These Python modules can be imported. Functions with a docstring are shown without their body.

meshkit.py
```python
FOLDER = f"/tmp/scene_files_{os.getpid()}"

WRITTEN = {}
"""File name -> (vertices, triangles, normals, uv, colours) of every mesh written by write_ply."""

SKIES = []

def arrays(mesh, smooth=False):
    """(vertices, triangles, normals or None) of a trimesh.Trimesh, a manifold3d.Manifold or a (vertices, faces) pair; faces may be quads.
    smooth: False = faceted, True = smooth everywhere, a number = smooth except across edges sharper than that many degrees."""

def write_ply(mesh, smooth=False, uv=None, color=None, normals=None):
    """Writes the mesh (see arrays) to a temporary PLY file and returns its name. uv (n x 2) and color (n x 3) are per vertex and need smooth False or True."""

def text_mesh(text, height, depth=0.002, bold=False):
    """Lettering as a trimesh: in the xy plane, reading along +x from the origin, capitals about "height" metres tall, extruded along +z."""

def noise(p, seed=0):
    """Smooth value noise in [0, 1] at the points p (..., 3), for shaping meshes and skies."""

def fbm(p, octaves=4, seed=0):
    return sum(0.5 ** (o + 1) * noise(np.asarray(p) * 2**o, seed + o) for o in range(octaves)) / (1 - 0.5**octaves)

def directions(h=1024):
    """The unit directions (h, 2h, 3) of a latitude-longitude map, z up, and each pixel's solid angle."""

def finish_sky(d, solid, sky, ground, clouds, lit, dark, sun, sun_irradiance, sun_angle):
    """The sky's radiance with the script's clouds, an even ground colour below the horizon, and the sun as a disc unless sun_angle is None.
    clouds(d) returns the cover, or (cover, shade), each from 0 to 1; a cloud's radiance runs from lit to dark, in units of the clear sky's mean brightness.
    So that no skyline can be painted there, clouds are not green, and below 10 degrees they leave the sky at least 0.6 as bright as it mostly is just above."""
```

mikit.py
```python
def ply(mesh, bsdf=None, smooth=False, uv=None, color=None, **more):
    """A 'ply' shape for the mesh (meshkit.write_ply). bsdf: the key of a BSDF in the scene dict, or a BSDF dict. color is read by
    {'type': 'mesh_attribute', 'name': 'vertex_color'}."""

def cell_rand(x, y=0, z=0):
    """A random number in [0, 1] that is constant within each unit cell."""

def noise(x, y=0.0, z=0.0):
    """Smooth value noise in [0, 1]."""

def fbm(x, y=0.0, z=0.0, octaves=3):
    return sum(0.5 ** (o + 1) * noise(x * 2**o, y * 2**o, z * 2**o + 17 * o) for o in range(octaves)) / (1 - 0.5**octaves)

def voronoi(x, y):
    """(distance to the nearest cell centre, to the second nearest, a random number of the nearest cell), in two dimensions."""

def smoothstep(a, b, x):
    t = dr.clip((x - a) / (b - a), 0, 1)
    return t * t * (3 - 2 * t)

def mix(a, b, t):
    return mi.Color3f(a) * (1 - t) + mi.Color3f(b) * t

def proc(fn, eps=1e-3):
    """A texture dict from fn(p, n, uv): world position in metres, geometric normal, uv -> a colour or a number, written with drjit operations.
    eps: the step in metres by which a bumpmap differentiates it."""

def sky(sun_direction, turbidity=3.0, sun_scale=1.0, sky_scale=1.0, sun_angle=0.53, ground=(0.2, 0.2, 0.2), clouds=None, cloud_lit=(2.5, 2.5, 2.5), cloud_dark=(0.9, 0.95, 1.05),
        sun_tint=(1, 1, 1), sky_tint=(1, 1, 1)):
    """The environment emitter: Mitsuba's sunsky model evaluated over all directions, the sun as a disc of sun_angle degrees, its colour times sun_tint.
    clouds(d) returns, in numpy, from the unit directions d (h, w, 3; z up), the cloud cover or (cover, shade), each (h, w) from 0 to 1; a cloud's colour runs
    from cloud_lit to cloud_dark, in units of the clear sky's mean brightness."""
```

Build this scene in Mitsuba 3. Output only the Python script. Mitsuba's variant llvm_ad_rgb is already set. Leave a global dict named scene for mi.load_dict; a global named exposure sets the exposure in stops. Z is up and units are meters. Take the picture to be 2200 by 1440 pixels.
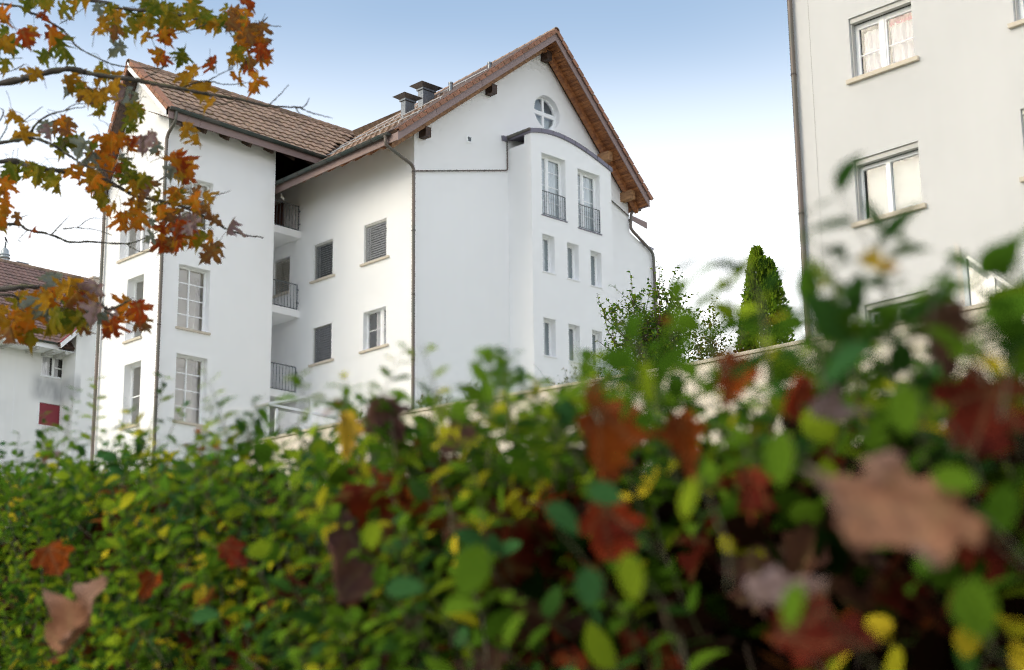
import math, numpy as np, trimesh, mitsuba as mi, drjit as dr, mikit, meshkit
from shapely.geometry import Polygon, Point, box as sbox
from mikit import proc, noise, fbm, cell_rand, smoothstep, mix
T = mi.ScalarTransform4f
scene, labels = {}, {}
PI = math.pi

# ------------------------------------------------------------------ camera, sky, exposure
# world: x along the gable wall of the apartment house, y along its eave wall, z up (0 = eye level), origin at the corner of the house
EYE = np.array([-33.854, -38.677, 0.0])
FW = np.array([0.67666, 0.68969, 0.25780]); UP = np.array([-0.17224, -0.19215, 0.96613]); RT = np.array([0.71587, -0.69815, -0.01123])
FPX = 3843.4
scene['camera'] = {'type': 'thinlens', 'fov': math.degrees(2 * math.atan(1100 / FPX)), 'fov_axis': 'x',
                   'aperture_radius': 0.0064, 'focus_distance': 24.0, 'near_clip': 0.05, 'far_clip': 3000.0,
                   'to_world': T().look_at(origin=EYE.tolist(), target=(EYE + FW).tolist(), up=UP.tolist())}


def clouds(d):
    el = np.degrees(np.arcsin(np.clip(d[..., 2], -1, 1)))
    n = meshkit.fbm(np.stack([d[..., 0] * 2.2, d[..., 1] * 2.2, d[..., 2] * 5], -1), 4, 3)
    t = np.clip((el - 14.5) / 11.5, 0, 1)
    t = t * t * (3 - 2 * t)
    cover = 1 - 0.93 * t * (0.95 + 0.3 * (n - 0.5))
    h = np.clip((el - 29.0) / 14.0, 0, 1)                 # higher up the blue is broken by thin bright cloud
    h = h * h * (3 - 2 * h) * np.clip(0.62 + 1.5 * (n - 0.5), 0.15, 1.0)
    return np.maximum(cover, h), 0.1 + 0.25 * n * h


scene['sky'] = mikit.sky((-0.80, 0.28, 0.52), turbidity=3, sun_scale=0.20, sky_scale=0.60, sun_angle=40, clouds=clouds,
                         cloud_lit=(3.75, 3.77, 3.8), cloud_dark=(2.6, 2.68, 2.8), ground=(0.16, 0.17, 0.13), sun_tint=(0.92, 1.0, 1.12), sky_tint=(1.0, 1.01, 0.98))
exposure = 3.35


# ------------------------------------------------------------------ helpers
def at(x, y, depth):
    """The point at that depth seen at a pixel of the 2200 x 1440 photograph (used to place what was measured there)."""
    return EYE + depth * (FW + (x - 1100) / FPX * RT - (y - 720) / FPX * UP)


def pixel(p):
    q = np.asarray(p) - EYE
    w = q @ FW
    return np.stack([1100 + FPX * (q @ RT) / w, 720 - FPX * (q @ UP) / w, w], -1)


def fresh(key):
    if key not in scene and key not in labels and not any(k.startswith(key + '__') for k in scene):
        return key
    n = 1
    while True:
        k = f'{key}_{n:03d}'
        if k not in scene and k not in labels:
            return k
        n += 1


COUNT = {}


def fresh_part(parent, name):
    base = f'{parent}__{name}'
    n = COUNT.get(base, 0)
    COUNT[base] = n + 1
    return base if n == 0 else f'{base}_{n:03d}'


def thing(name, label, category, group=None):
    k = fresh(name)
    labels[k] = {'label': label, 'category': category}
    if group:
        labels[k]['group'] = group
    return k


def put(parent, name, mesh, bsdf, smooth=False, **kw):
    k = fresh_part(parent, name)
    scene[k] = mikit.ply(mesh, bsdf, smooth=smooth, **kw)
    return k


def share(parent, name, shape, m=None, bsdf=None):
    k = fresh_part(parent, name)
    s = dict(shape)
    if m is not None:
        s['to_world'] = T(m)
    if bsdf:
        s['bsdf'] = {'type': 'ref', 'id': bsdf}
    scene[k] = s
    return k


def single(name, mesh, bsdf, label, category, smooth=False, group=None, **kw):
    k = thing(name, label, category, group)
    scene[k] = mikit.ply(mesh, bsdf, smooth=smooth, **kw)
    return k


def bx(x0, x1, y0, y1, z0, z1):
    m = trimesh.creation.box((abs(x1 - x0), abs(y1 - y0), abs(z1 - z0)))
    m.apply_translation(((x0 + x1) / 2, (y0 + y1) / 2, (z0 + z1) / 2))
    return m


def cat(ms):
    return trimesh.util.concatenate(ms)


def prism(pts, axis, lo, hi):
    """A polygon extruded along an axis. axis x: pts are (y, z); axis y: pts are (x, z)."""
    m = trimesh.creation.extrude_polygon(pts if hasattr(pts, 'exterior') else Polygon(pts), hi - lo, engine='earcut')
    v = m.vertices.copy()
    m.vertices = np.stack([v[:, 2] + lo, v[:, 0], v[:, 1]], 1) if axis == 'x' else np.stack([v[:, 0], v[:, 2] + lo, v[:, 1]], 1)
    if axis == 'y':
        m.invert()
    return m


def tube(points, r, sides=8, caps=True):
    p = np.asarray(points, float)
    r = np.broadcast_to(np.asarray(r, float), (len(p),))
    t = np.gradient(p, axis=0)
    t /= np.linalg.norm(t, axis=1, keepdims=True) + 1e-12
    ref = np.array([0.13, 0.31, 0.94]) if abs(t[0] @ np.array([0.13, 0.31, 0.94])) < 0.9 else np.array([1.0, 0, 0])
    a = np.cross(t, ref)
    a /= np.linalg.norm(a, axis=1, keepdims=True) + 1e-12
    b = np.cross(t, a)
    g = np.arange(sides) * 2 * PI / sides
    v = p[:, None] + r[:, None, None] * (np.cos(g)[None, :, None] * a[:, None] + np.sin(g)[None, :, None] * b[:, None])
    i, j = np.meshgrid(np.arange(len(p) - 1), np.arange(sides), indexing='ij')
    q = np.stack([i * sides + j, i * sides + (j + 1) % sides, (i + 1) * sides + (j + 1) % sides, (i + 1) * sides + j], -1).reshape(-1, 4)
    f = np.vstack([q[:, [0, 1, 2]], q[:, [0, 2, 3]]])
    v = v.reshape(-1, 3)
    if caps:
        n = len(v)
        v = np.vstack([v, p[0], p[-1]])
        j = np.arange(sides)
        k = (len(p) - 1) * sides
        f = np.vstack([f, np.stack([(j + 1) % sides, j, 0 * j + n], 1), np.stack([k + j, k + (j + 1) % sides, 0 * j + n + 1], 1)])
    return trimesh.Trimesh(v, f, process=False)


def bend(points, radius=0.15, n=5):
    """A polyline with its corners rounded."""
    p = [np.asarray(x, float) for x in points]
    out = [p[0]]
    for a, b, c in zip(p[:-2], p[1:-1], p[2:]):
        u, w = (a - b), (c - b)
        ra = min(radius, np.linalg.norm(u) * 0.45, np.linalg.norm(w) * 0.45)
        s, e = b + u / np.linalg.norm(u) * ra, b + w / np.linalg.norm(w) * ra
        for k in np.linspace(0, 1, n):
            out.append((1 - k) ** 2 * s + 2 * k * (1 - k) * b + k * k * e)
    out.append(p[-1])
    return np.array(out)


def smooth_line(pts, n=24):
    """A Catmull-Rom curve through the points."""
    p = np.asarray(pts, float)
    if len(p) < 3:
        return np.array([p[0] + (p[-1] - p[0]) * k for k in np.linspace(0, 1, max(4, n // 4))])
    q = np.vstack([2 * p[0] - p[1], p, 2 * p[-1] - p[-2]])
    out = []
    m = max(2, n // (len(p) - 1))
    for i in range(1, len(q) - 2):
        for k in np.linspace(0, 1, m, endpoint=False):
            a, b, c, d = q[i - 1:i + 3]
            out.append(0.5 * (2 * b + (c - a) * k + (2 * a - 5 * b + 4 * c - d) * k * k + (3 * b - a - 3 * c + d) * k ** 3))
    out.append(p[-1])
    return np.array(out)


def slab(a, b, c, d, t):
    """A plate with the four corners a b c d (in order), thickened by t against its normal."""
    p = np.array([a, b, c, d], float)
    n = np.cross(p[1] - p[0], p[3] - p[0])
    n /= np.linalg.norm(n)
    v = np.vstack([p, p - n * t])
    f = [[0, 1, 2], [0, 2, 3], [6, 5, 4], [7, 6, 4]] + sum([[[i, i + 4, (i + 1) % 4 + 4], [i, (i + 1) % 4 + 4, (i + 1) % 4]] for i in range(4)], [])
    return trimesh.Trimesh(v, f, process=False)


class Face:
    """A wall face. kind V: the plane y = c seen from smaller y, along = x; kind U: the plane x = c seen from smaller x, along = y. out = metres in front of the wall."""

    def __init__(s, kind, c):
        s.kind, s.c = kind, c

    def pt(s, a, out, z):
        return np.array([a, s.c - out, z]) if s.kind == 'V' else np.array([s.c - out, a, z])

    def box(s, a0, a1, o0, o1, z0, z1):
        p, q = s.pt(a0, o0, z0), s.pt(a1, o1, z1)
        return bx(p[0], q[0], p[1], q[1], z0, z1)

    def plate(s, poly, o0, o1):
        return prism(poly, 'y' if s.kind == 'V' else 'x', s.c - o1, s.c - o0)


def rgb(*c):
    return {'type': 'rgb', 'value': list(c)}


def two(b):
    return {'type': 'twosided', 'b': b}


# ------------------------------------------------------------------ materials
def plain(name, c, rough=0.6, **kw):
    scene[name] = two({'type': 'principled', 'base_color': rgb(*c) if not isinstance(c, dict) else c, 'roughness': rough, **kw})


def stucco(name, base, amount=0.05, grain=0.004, stain=None):
    base = np.array(base)

    def col(p, n, uv):
        a = fbm(p.x * 0.7 + 3, p.y * 0.7, p.z * 0.45, 3) - 0.5
        s = fbm(p.x * 5, p.y * 5, p.z * 0.35, 2) - 0.5           # rain streaks
        k = 1 + amount * 2 * a + amount * 0.6 * s
        c = mi.Color3f(*base.tolist()) * k
        if stain is not None:
            c = stain(p, c)
        return c

    def h(p, n, uv):
        return fbm(p.x * 26, p.y * 26, p.z * 26, 2)

    scene[name] = two({'type': 'bumpmap', 'arbitrary': proc(h, 0.004), 'scale': grain,
                       'bsdf': {'type': 'principled', 'base_color': proc(col), 'roughness': 0.92, 'specular': 0.2}})


def damp(p, c):   # dirt washed down below the neighbour's upper window
    w = smoothstep(10.6, 11.3, p.x) * (1 - smoothstep(12.85, 13.0, p.x)) * smoothstep(20.35, 21.0, p.z) * (1 - smoothstep(21.6, 22.2, p.z))
    w = w * (0.35 + 0.65 * fbm(p.x * 4, p.y * 2, p.z * 1.2, 3))
    w = w + 0.15 * smoothstep(0.45, 0.8, fbm(p.x * 1.3, p.y, p.z * 0.5, 3))
    return mix(c, c * mi.Color3f(0.52, 0.53, 0.55), dr.clip(w, 0, 1))


stucco('render_white', (0.82, 0.825, 0.835), 0.022)
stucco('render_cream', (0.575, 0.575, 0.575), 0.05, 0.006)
stucco('render_grey', (0.76, 0.76, 0.745), 0.06, 0.004, damp)


def wall_col(p, n, uv):
    a = fbm(p.x * 0.8, p.y * 0.8, p.z * 1.5, 3)
    s = smoothstep(0.52, 0.75, fbm(p.y * 6, p.x, p.z * 0.8, 3))
    pits = smoothstep(0.93, 0.96, noise(p.x * 20, p.y * 16, p.z * 16))
    c = mix((0.68, 0.62, 0.53), (0.60, 0.53, 0.44), a)
    return mix(mix(c, (0.40, 0.35, 0.29), 0.4 * s), (0.10, 0.085, 0.07), 0.6 * pits)


scene['concrete_cream'] = two({'type': 'principled', 'base_color': proc(wall_col), 'roughness': 0.9})
plain('sill_stone', proc(lambda p, n, uv: mix((0.58, 0.52, 0.43), (0.50, 0.44, 0.36), fbm(p.x * 14, p.y * 14, p.z * 14, 3))), 0.8)
plain('white_plastic', (0.82, 0.83, 0.84), 0.35)
plain('grey_plastic', (0.42, 0.42, 0.40), 0.45)
plain('rail_metal', (0.10, 0.115, 0.125), 0.45, metallic=0.3)
plain('slat_grey', (0.33, 0.35, 0.37), 0.4, metallic=0.2)
plain('slat_light', (0.36, 0.38, 0.41), 0.4, metallic=0.2)
plain('slat_dark', (0.19, 0.20, 0.22), 0.45, metallic=0.2)
plain('slat_beige', (0.36, 0.34, 0.29), 0.5)
plain('slat_red', (0.28, 0.045, 0.06), 0.5)
plain('fascia_mauve', (0.235, 0.165, 0.155), 0.55)
plain('cap_metal', (0.16, 0.15, 0.19), 0.5, metallic=0.25)
plain('fascia_white', (0.74, 0.75, 0.76), 0.5)
plain('pipe_copper', proc(lambda p, n, uv: mix((0.15, 0.12, 0.105), (0.115, 0.115, 0.10), smoothstep(0.3, 0.7, fbm(p.x * 2, p.y * 2, p.z * 0.9, 3)))), 0.5, metallic=0.35)
plain('gutter_green', proc(lambda p, n, uv: mix((0.045, 0.062, 0.058), (0.085, 0.082, 0.075), smoothstep(0.4, 0.7, fbm(p.x * 3, p.y * 3, p.z * 3, 3)))), 0.45, metallic=0.3)
plain('chimney_metal', proc(lambda p, n, uv: mix((0.13, 0.15, 0.17), (0.24, 0.25, 0.26), fbm(p.x * 6, p.y * 6, p.z * 1.5, 3))), 0.35, metallic=0.75)
plain('galvanised', proc(lambda p, n, uv: mix((0.26, 0.31, 0.34), (0.40, 0.43, 0.45), cell_rand(p.x * 60, p.y * 60, p.z * 45))), 0.4, metallic=0.5)
plain('aluminium', (0.55, 0.56, 0.57), 0.35, metallic=0.6)
plain('board_pale', (0.60, 0.57, 0.53), 0.7)
plain('room_light', (0.60, 0.58, 0.52), 0.9)
plain('room_dark', (0.09, 0.09, 0.095), 0.9)
plain('dark_paint', (0.045, 0.035, 0.032), 0.7)
plain('loggia_paint', (0.36, 0.30, 0.285), 0.7)
plain('door_brown', (0.12, 0.035, 0.018), 0.5)
plain('red_paint', (0.55, 0.02, 0.03), 0.45)
plain('lamp_white', (0.80, 0.79, 0.74), 0.4)
scene['curtain'] = {'type': 'principledthin', 'base_color': rgb(0.78, 0.78, 0.80), 'roughness': 0.9, 'diff_trans': 0.7}
scene['curtain_lilac'] = {'type': 'principledthin', 'base_color': rgb(0.36, 0.36, 0.42), 'roughness': 0.9, 'diff_trans': 0.4}
scene['curtain_red'] = {'type': 'principledthin', 'base_color': rgb(0.35, 0.02, 0.07), 'roughness': 0.9, 'diff_trans': 0.5}
scene['blind_pale'] = two({'type': 'principled', 'base_color': rgb(0.42, 0.48, 0.50), 'roughness': 0.7})
scene['glass_clear'] = {'type': 'thindielectric', 'int_ior': 1.35}
plain('curtain_teal', (0.24, 0.31, 0.33), 0.8)
plain('blind_grey', (0.27, 0.31, 0.32), 0.8)
plain('blind_blue', (0.30, 0.36, 0.42), 0.8)
scene['glass'] = {'type': 'thindielectric', 'int_ior': 1.5}


def tile_mat(name, warm, grey, dirt, moss):
    def col(p, n, uv):
        r = cell_rand(p.x / 0.30 + 0.13, p.y / 0.28, p.z / 0.27)
        a = fbm(p.x * 9, p.y * 9, p.z * 9, 3)
        c = mix(warm, grey, dr.clip(0.25 + 0.75 * r * 0.7 + 0.5 * (a - 0.5), 0, 1))
        c = mix(c, dirt, 0.7 * smoothstep(0.5, 0.72, fbm(p.x * 2.1, p.y * 2.1, p.z * 2.1, 4)))
        return mix(c, moss, 0.8 * smoothstep(0.60, 0.74, fbm(p.x * 17, p.y * 17, p.z * 17, 2)))
    scene[name] = two({'type': 'principled', 'base_color': proc(col), 'roughness': 0.85})


tile_mat('tile_clay', (0.315, 0.20, 0.14), (0.225, 0.168, 0.135), (0.13, 0.09, 0.07), (0.16, 0.125, 0.05))
tile_mat('tile_brown', (0.20, 0.115, 0.10), (0.145, 0.095, 0.09), (0.085, 0.06, 0.055), (0.11, 0.09, 0.06))
tile_mat('tile_verge', (0.34, 0.155, 0.095), (0.25, 0.125, 0.085), (0.18, 0.09, 0.06), (0.16, 0.11, 0.06))


def wood(name, a, b):
    def col(p, n, uv):
        g = fbm(p.x * 9 + p.z * 7, p.y * 2.5, p.z * 11 - p.x * 6, 4)
        return mix(a, b, smoothstep(0.3, 0.7, g))
    scene[name] = two({'type': 'principled', 'base_color': proc(col), 'roughness': 0.65})


wood('wood_orange', (0.34, 0.135, 0.045), (0.17, 0.062, 0.024))
wood('wood_tan', (0.36, 0.19, 0.085), (0.20, 0.10, 0.045))
wood('wood_dark', (0.075, 0.04, 0.025), (0.035, 0.02, 0.015))


def bark_col(p, n, uv):
    m = smoothstep(0.45, 0.62, fbm(p.x * 22, p.y * 22, p.z * 22, 3)) * smoothstep(-0.2, 0.6, n.z)
    return mix(mix((0.030, 0.026, 0.026), (0.075, 0.065, 0.055), fbm(p.x * 60, p.y * 60, p.z * 60, 2)), (0.075, 0.085, 0.022), 0.85 * m)


scene['bark'] = two({'type': 'principled', 'base_color': proc(bark_col), 'roughness': 0.85})
plain('twig', (0.055, 0.036, 0.026), 0.8)
plain('twig_green', (0.055, 0.052, 0.02), 0.6)
scene['leaf'] = {'type': 'principledthin', 'base_color': {'type': 'mesh_attribute', 'name': 'vertex_color'}, 'roughness': 0.34, 'diff_trans': 0.85, 'eta': 2.5}
scene['leaf_maple'] = {'type': 'principledthin', 'base_color': {'type': 'mesh_attribute', 'name': 'vertex_color'}, 'roughness': 0.55, 'diff_trans': 1.1, 'eta': 1.4}
scene['leaf_dead'] = {'type': 'principledthin', 'base_color': {'type': 'mesh_attribute', 'name': 'vertex_color'}, 'roughness': 0.5, 'diff_trans': 0.35, 'eta': 1.4}
plain('feathers', (0.03, 0.03, 0.035), 0.6)
plain('soil', proc(lambda p, n, uv: mix((0.20, 0.185, 0.16), (0.10, 0.13, 0.05), smoothstep(0.4, 0.6, fbm(p.x * 1.5, p.y * 1.5, 0.0, 4)))), 0.95)


# ------------------------------------------------------------------ ground: one sheet rising up the hillside, terraced behind the garden wall
def ground_z(x, y):
    t = (x - EYE[0]) * 0.700 + (y - EYE[1]) * 0.714
    z = np.interp(t, [-400, -20, 0, 5, 20, 51, 85, 110, 150, 2000], [-2, -1.3, -1.0, -0.95, 2.6, 9.6, 15.5, 16.5, 15, -20])
    terrace = np.where((x > -14.85) & (x < -4) & (y < -11.5) & (y > -45), 5.75 + 0.02 * (x + 15), -99)
    return np.maximum(z, terrace)


gx = np.unique(np.concatenate([np.linspace(-1500, -80, 8), np.linspace(-80, 60, 71), np.linspace(60, 1500, 8), [-14.86, -14.84, -4.0, -3.9]]))
gy = np.unique(np.concatenate([np.linspace(-1500, -80, 8), np.linspace(-80, 90, 86), np.linspace(90, 1500, 8), [-11.5, -11.4]]))
GX, GY = np.meshgrid(gx, gy, indexing='ij')
GV = np.stack([GX, GY, ground_z(GX, GY)], -1).reshape(-1, 3)
ii, jj = np.meshgrid(np.arange(len(gx) - 1), np.arange(len(gy) - 1), indexing='ij')
k0 = ii * len(gy) + jj
GF = np.stack([k0, k0 + len(gy), k0 + len(gy) + 1, k0 + 1], -1).reshape(-1, 4)
scene['ground'] = mikit.ply((GV, GF), 'soil', smooth=30)
labels['ground'] = {'kind': 'structure', 'label': 'dark soil and grass of the hillside below the houses'}


# ------------------------------------------------------------------ windows
def curtain_mesh(face, a0, a1, out, z0, z1, folds=9, amp=0.02, seed=0):
    n = folds * 8
    a = np.linspace(a0, a1, n + 1)
    o = out + amp * np.sin(np.linspace(0, folds * 2 * PI, n + 1) + seed) + amp * 0.6 * np.sin(np.linspace(0, folds * 3.7, n + 1) + 2 * seed)
    v = np.vstack([[face.pt(x, y, z0) for x, y in zip(a, o)], [face.pt(x, y, z1) for x, y in zip(a, o)]])
    i = np.arange(n)
    return trimesh.Trimesh(v, np.vstack([np.stack([i, i + 1, n + 2 + i], 1), np.stack([i, n + 2 + i, n + 1 + i], 1)]), process=False)


def window(parent, face, a0, a1, z0, z1, deep=0.16, fr=0.05, cols=(0.5,), rows=(), mull=0.045, bar=0.022, sill=None, frame='white_plastic',
           curtains=(), glass='glass', room='room_dark', room_deep=0.7, head=0.0, name='window', sash=True, sill_mat='sill_stone', casing=None, top_box=None):
    """A window set back in its opening: frame, one pane per light, glazing bars, sill, and what stands behind the glass. cols, rows: where mullions and bars stand, as fractions."""
    w = fresh_part(parent, name)
    z1f = z1 - head
    lo, hi = min(a0, a1), max(a0, a1)
    g = [face.box(lo, lo + fr, -deep - 0.06, -deep, z0, z1f), face.box(hi - fr, hi, -deep - 0.06, -deep, z0, z1f),
         face.box(lo + fr, hi - fr, -deep - 0.06, -deep, z0, z0 + fr), face.box(lo + fr, hi - fr, -deep - 0.06, -deep, z1f - fr, z1f)]
    xs = [lo + fr] + [lo + (hi - lo) * c for c in cols] + [hi - fr]
    for c in xs[1:-1]:
        g.append(face.box(c - mull, c + mull, -deep - 0.055, -deep + 0.012, z0 + fr, z1f - fr))
    scene[w + '__frame'] = mikit.ply(cat(g), frame)
    for k in range(len(xs) - 1):
        l, r = xs[k] + (mull if k else 0), xs[k + 1] - (mull if k < len(xs) - 2 else 0)
        if sash:
            s = 0.035
            put(w, 'sash', cat([face.box(l, l + s, -deep - 0.05, -deep - 0.012, z0 + fr, z1f - fr), face.box(r - s, r, -deep - 0.05, -deep - 0.012, z0 + fr, z1f - fr),
                                face.box(l + s, r - s, -deep - 0.05, -deep - 0.012, z0 + fr, z0 + fr + s), face.box(l + s, r - s, -deep - 0.05, -deep - 0.012, z1f - fr - s, z1f - fr)]), frame)
            l, r = l + s, r - s
            zb, zt = z0 + fr + s, z1f - fr - s
        else:
            zb, zt = z0 + fr, z1f - fr
        put(w, 'pane', face.plate(sbox(l, zb, r, zt), -deep - 0.036, -deep - 0.034), glass)
        for q in rows:
            z = z0 + (z1f - z0) * q
            put(w, 'glazing_bar', face.box(l, r, -deep - 0.045, -deep - 0.022, z - bar / 2, z + bar / 2), frame)
    for (c0, c1, mat, dz) in curtains:
        put(w, 'curtain', curtain_mesh(face, lo + (hi - lo) * c0, lo + (hi - lo) * c1, -deep - 0.105, z0 + 0.02, z1f - 0.03 - dz, max(3, int(12 * (c1 - c0))), seed=a0 * 3 + z0), mat)
    if room:
        e, b = 0.003, -deep - 0.062 - room_deep
        put(w, 'room', cat([face.box(lo - 0.25, hi + 0.25, b - 0.02, b, z0 - 0.2, z1 + 0.2), face.box(lo - 0.27, lo - 0.25, b, -0.305, z0 - 0.2, z1 + 0.2), face.box(hi + 0.25, hi + 0.27, b, -0.305, z0 - 0.2, z1 + 0.2),
                            face.box(lo - 0.27, hi + 0.27, b, -0.305, z0 - 0.22, z0 - 0.2), face.box(lo - 0.27, hi + 0.27, b, -0.305, z1 + 0.2, z1 + 0.22)]), room)
    if sill:
        over, th, ext = sill
        put(w, 'sill', face.box(lo - ext, hi + ext, -deep + 0.0, over, z0 - th, z0 - 0.002), sill_mat)
    if casing:
        c = casing
        put(w, 'casing', cat([face.box(lo, lo + c, -deep - 0.0, 0.012, z0, z1), face.box(hi - c, hi, -deep, 0.012, z0, z1), face.box(lo + c, hi - c, -deep, 0.012, z1 - c, z1)]), 'white_plastic')
    return w


def blind(w, face, a0, a1, z0, z1, n, mat, out=-0.06, tilt=35, depth=0.075, rails='grey_plastic', thick=0.006):
    """An outdoor slatted blind: every slat is a part."""
    lo, hi = min(a0, a1), max(a0, a1)
    t = math.radians(tilt)
    L = hi - lo
    ax = np.array([[0, 0], [depth * math.cos(t), -depth * math.sin(t)]])
    cs = [(-depth / 2 * math.cos(t), depth / 2 * math.sin(t)), (-depth * 0.15 * math.cos(t), depth * 0.15 * math.sin(t) + 0.010), (depth / 2 * math.cos(t), -depth / 2 * math.sin(t))]
    poly = np.array(cs + [(x, z - thick) for x, z in cs[::-1]])
    m = prism([(-x if False else x, z) for x, z in poly], 'x', -L / 2, L / 2)            # x = along, y = outwards, z
    v = m.vertices.copy()
    p = np.stack([face.pt(a, o, z) - face.pt(0, 0, 0) for a, o, z in v])
    m = trimesh.Trimesh(p, m.faces, process=False)
    shape = mikit.ply(m, mat)
    for k in range(n):
        z = z0 + (z1 - z0) * (k + 0.5) / n
        M = np.eye(4)
        M[:3, 3] = face.pt((lo + hi) / 2, out, z)
        share(w, 'slat', shape, M)
    put(w, 'guide_rail', face.box(lo - 0.03, lo - 0.002, out - 0.03, out + 0.03, z0, z1), rails)
    put(w, 'guide_rail', face.box(hi + 0.002, hi + 0.03, out - 0.03, out + 0.03, z0, z1), rails)


def railing(parent, p0, p1, h, n, r=0.012, foot=0.06, mat='rail_metal'):
    """Balcony railing from p0 to p1: top and bottom rail, end posts and every bar its own part."""
    k = fresh_part(parent, 'railing')
    p0, p1 = np.asarray(p0, float), np.asarray(p1, float)
    z = np.array([0, 0, 1.0])
    scene[k + '__handrail'] = mikit.ply(tube([p0 + z * h, p1 + z * h], r * 1.5, 6), mat)
    scene[k + '__bottom_rail'] = mikit.ply(tube([p0 + z * foot, p1 + z * foot], r * 1.3, 6), mat)
    for p in (p0, p1):
        put(k, 'post', tube([p, p + z * h], r * 1.5, 6), mat)
    bar = mikit.ply(tube([z * 0, z * (h - foot)], r * 0.75, 6), mat)
    for i in range(1, n + 1):
        M = np.eye(4)
        M[:3, 3] = p0 + (p1 - p0) * i / (n + 1) + z * foot
        share(k, 'bar', bar, M)
    return k


# ------------------------------------------------------------------ the apartment house
H = thing('apartment_house', 'white rendered apartment house with steep tiled roof, bay window and balconies, in the middle', 'house')
zl = lambda u: 19.62 + 0.778 * (u + 1.3)              # top of the left roof slope
APU, APZ = 5.54, 19.62 + 0.778 * 6.84
ev = lambda v: 19.62 - 0.0235 * (v + 0.75)
rv_ = lambda v: APZ - 0.087 * (v + 0.75)
zlv = lambda u, v: ev(v) + (rv_(v) - ev(v)) * (u + 1.3) / 6.84      # left slope, its ridge falling a little towards the back
zr = lambda u: APZ - 1.068 * (u - APU)                # right slope
BASE = 7.5
G, E_, W, L_, BAY = Face('V', 0.0), Face('U', 0.0), Face('V', 5.0), Face('U', -5.55), Face('V', -1.05)


def rect_hole(a0, a1, z0, z1):
    return [(a0, z0), (a1, z0), (a1, z1), (a0, z1)]


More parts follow.
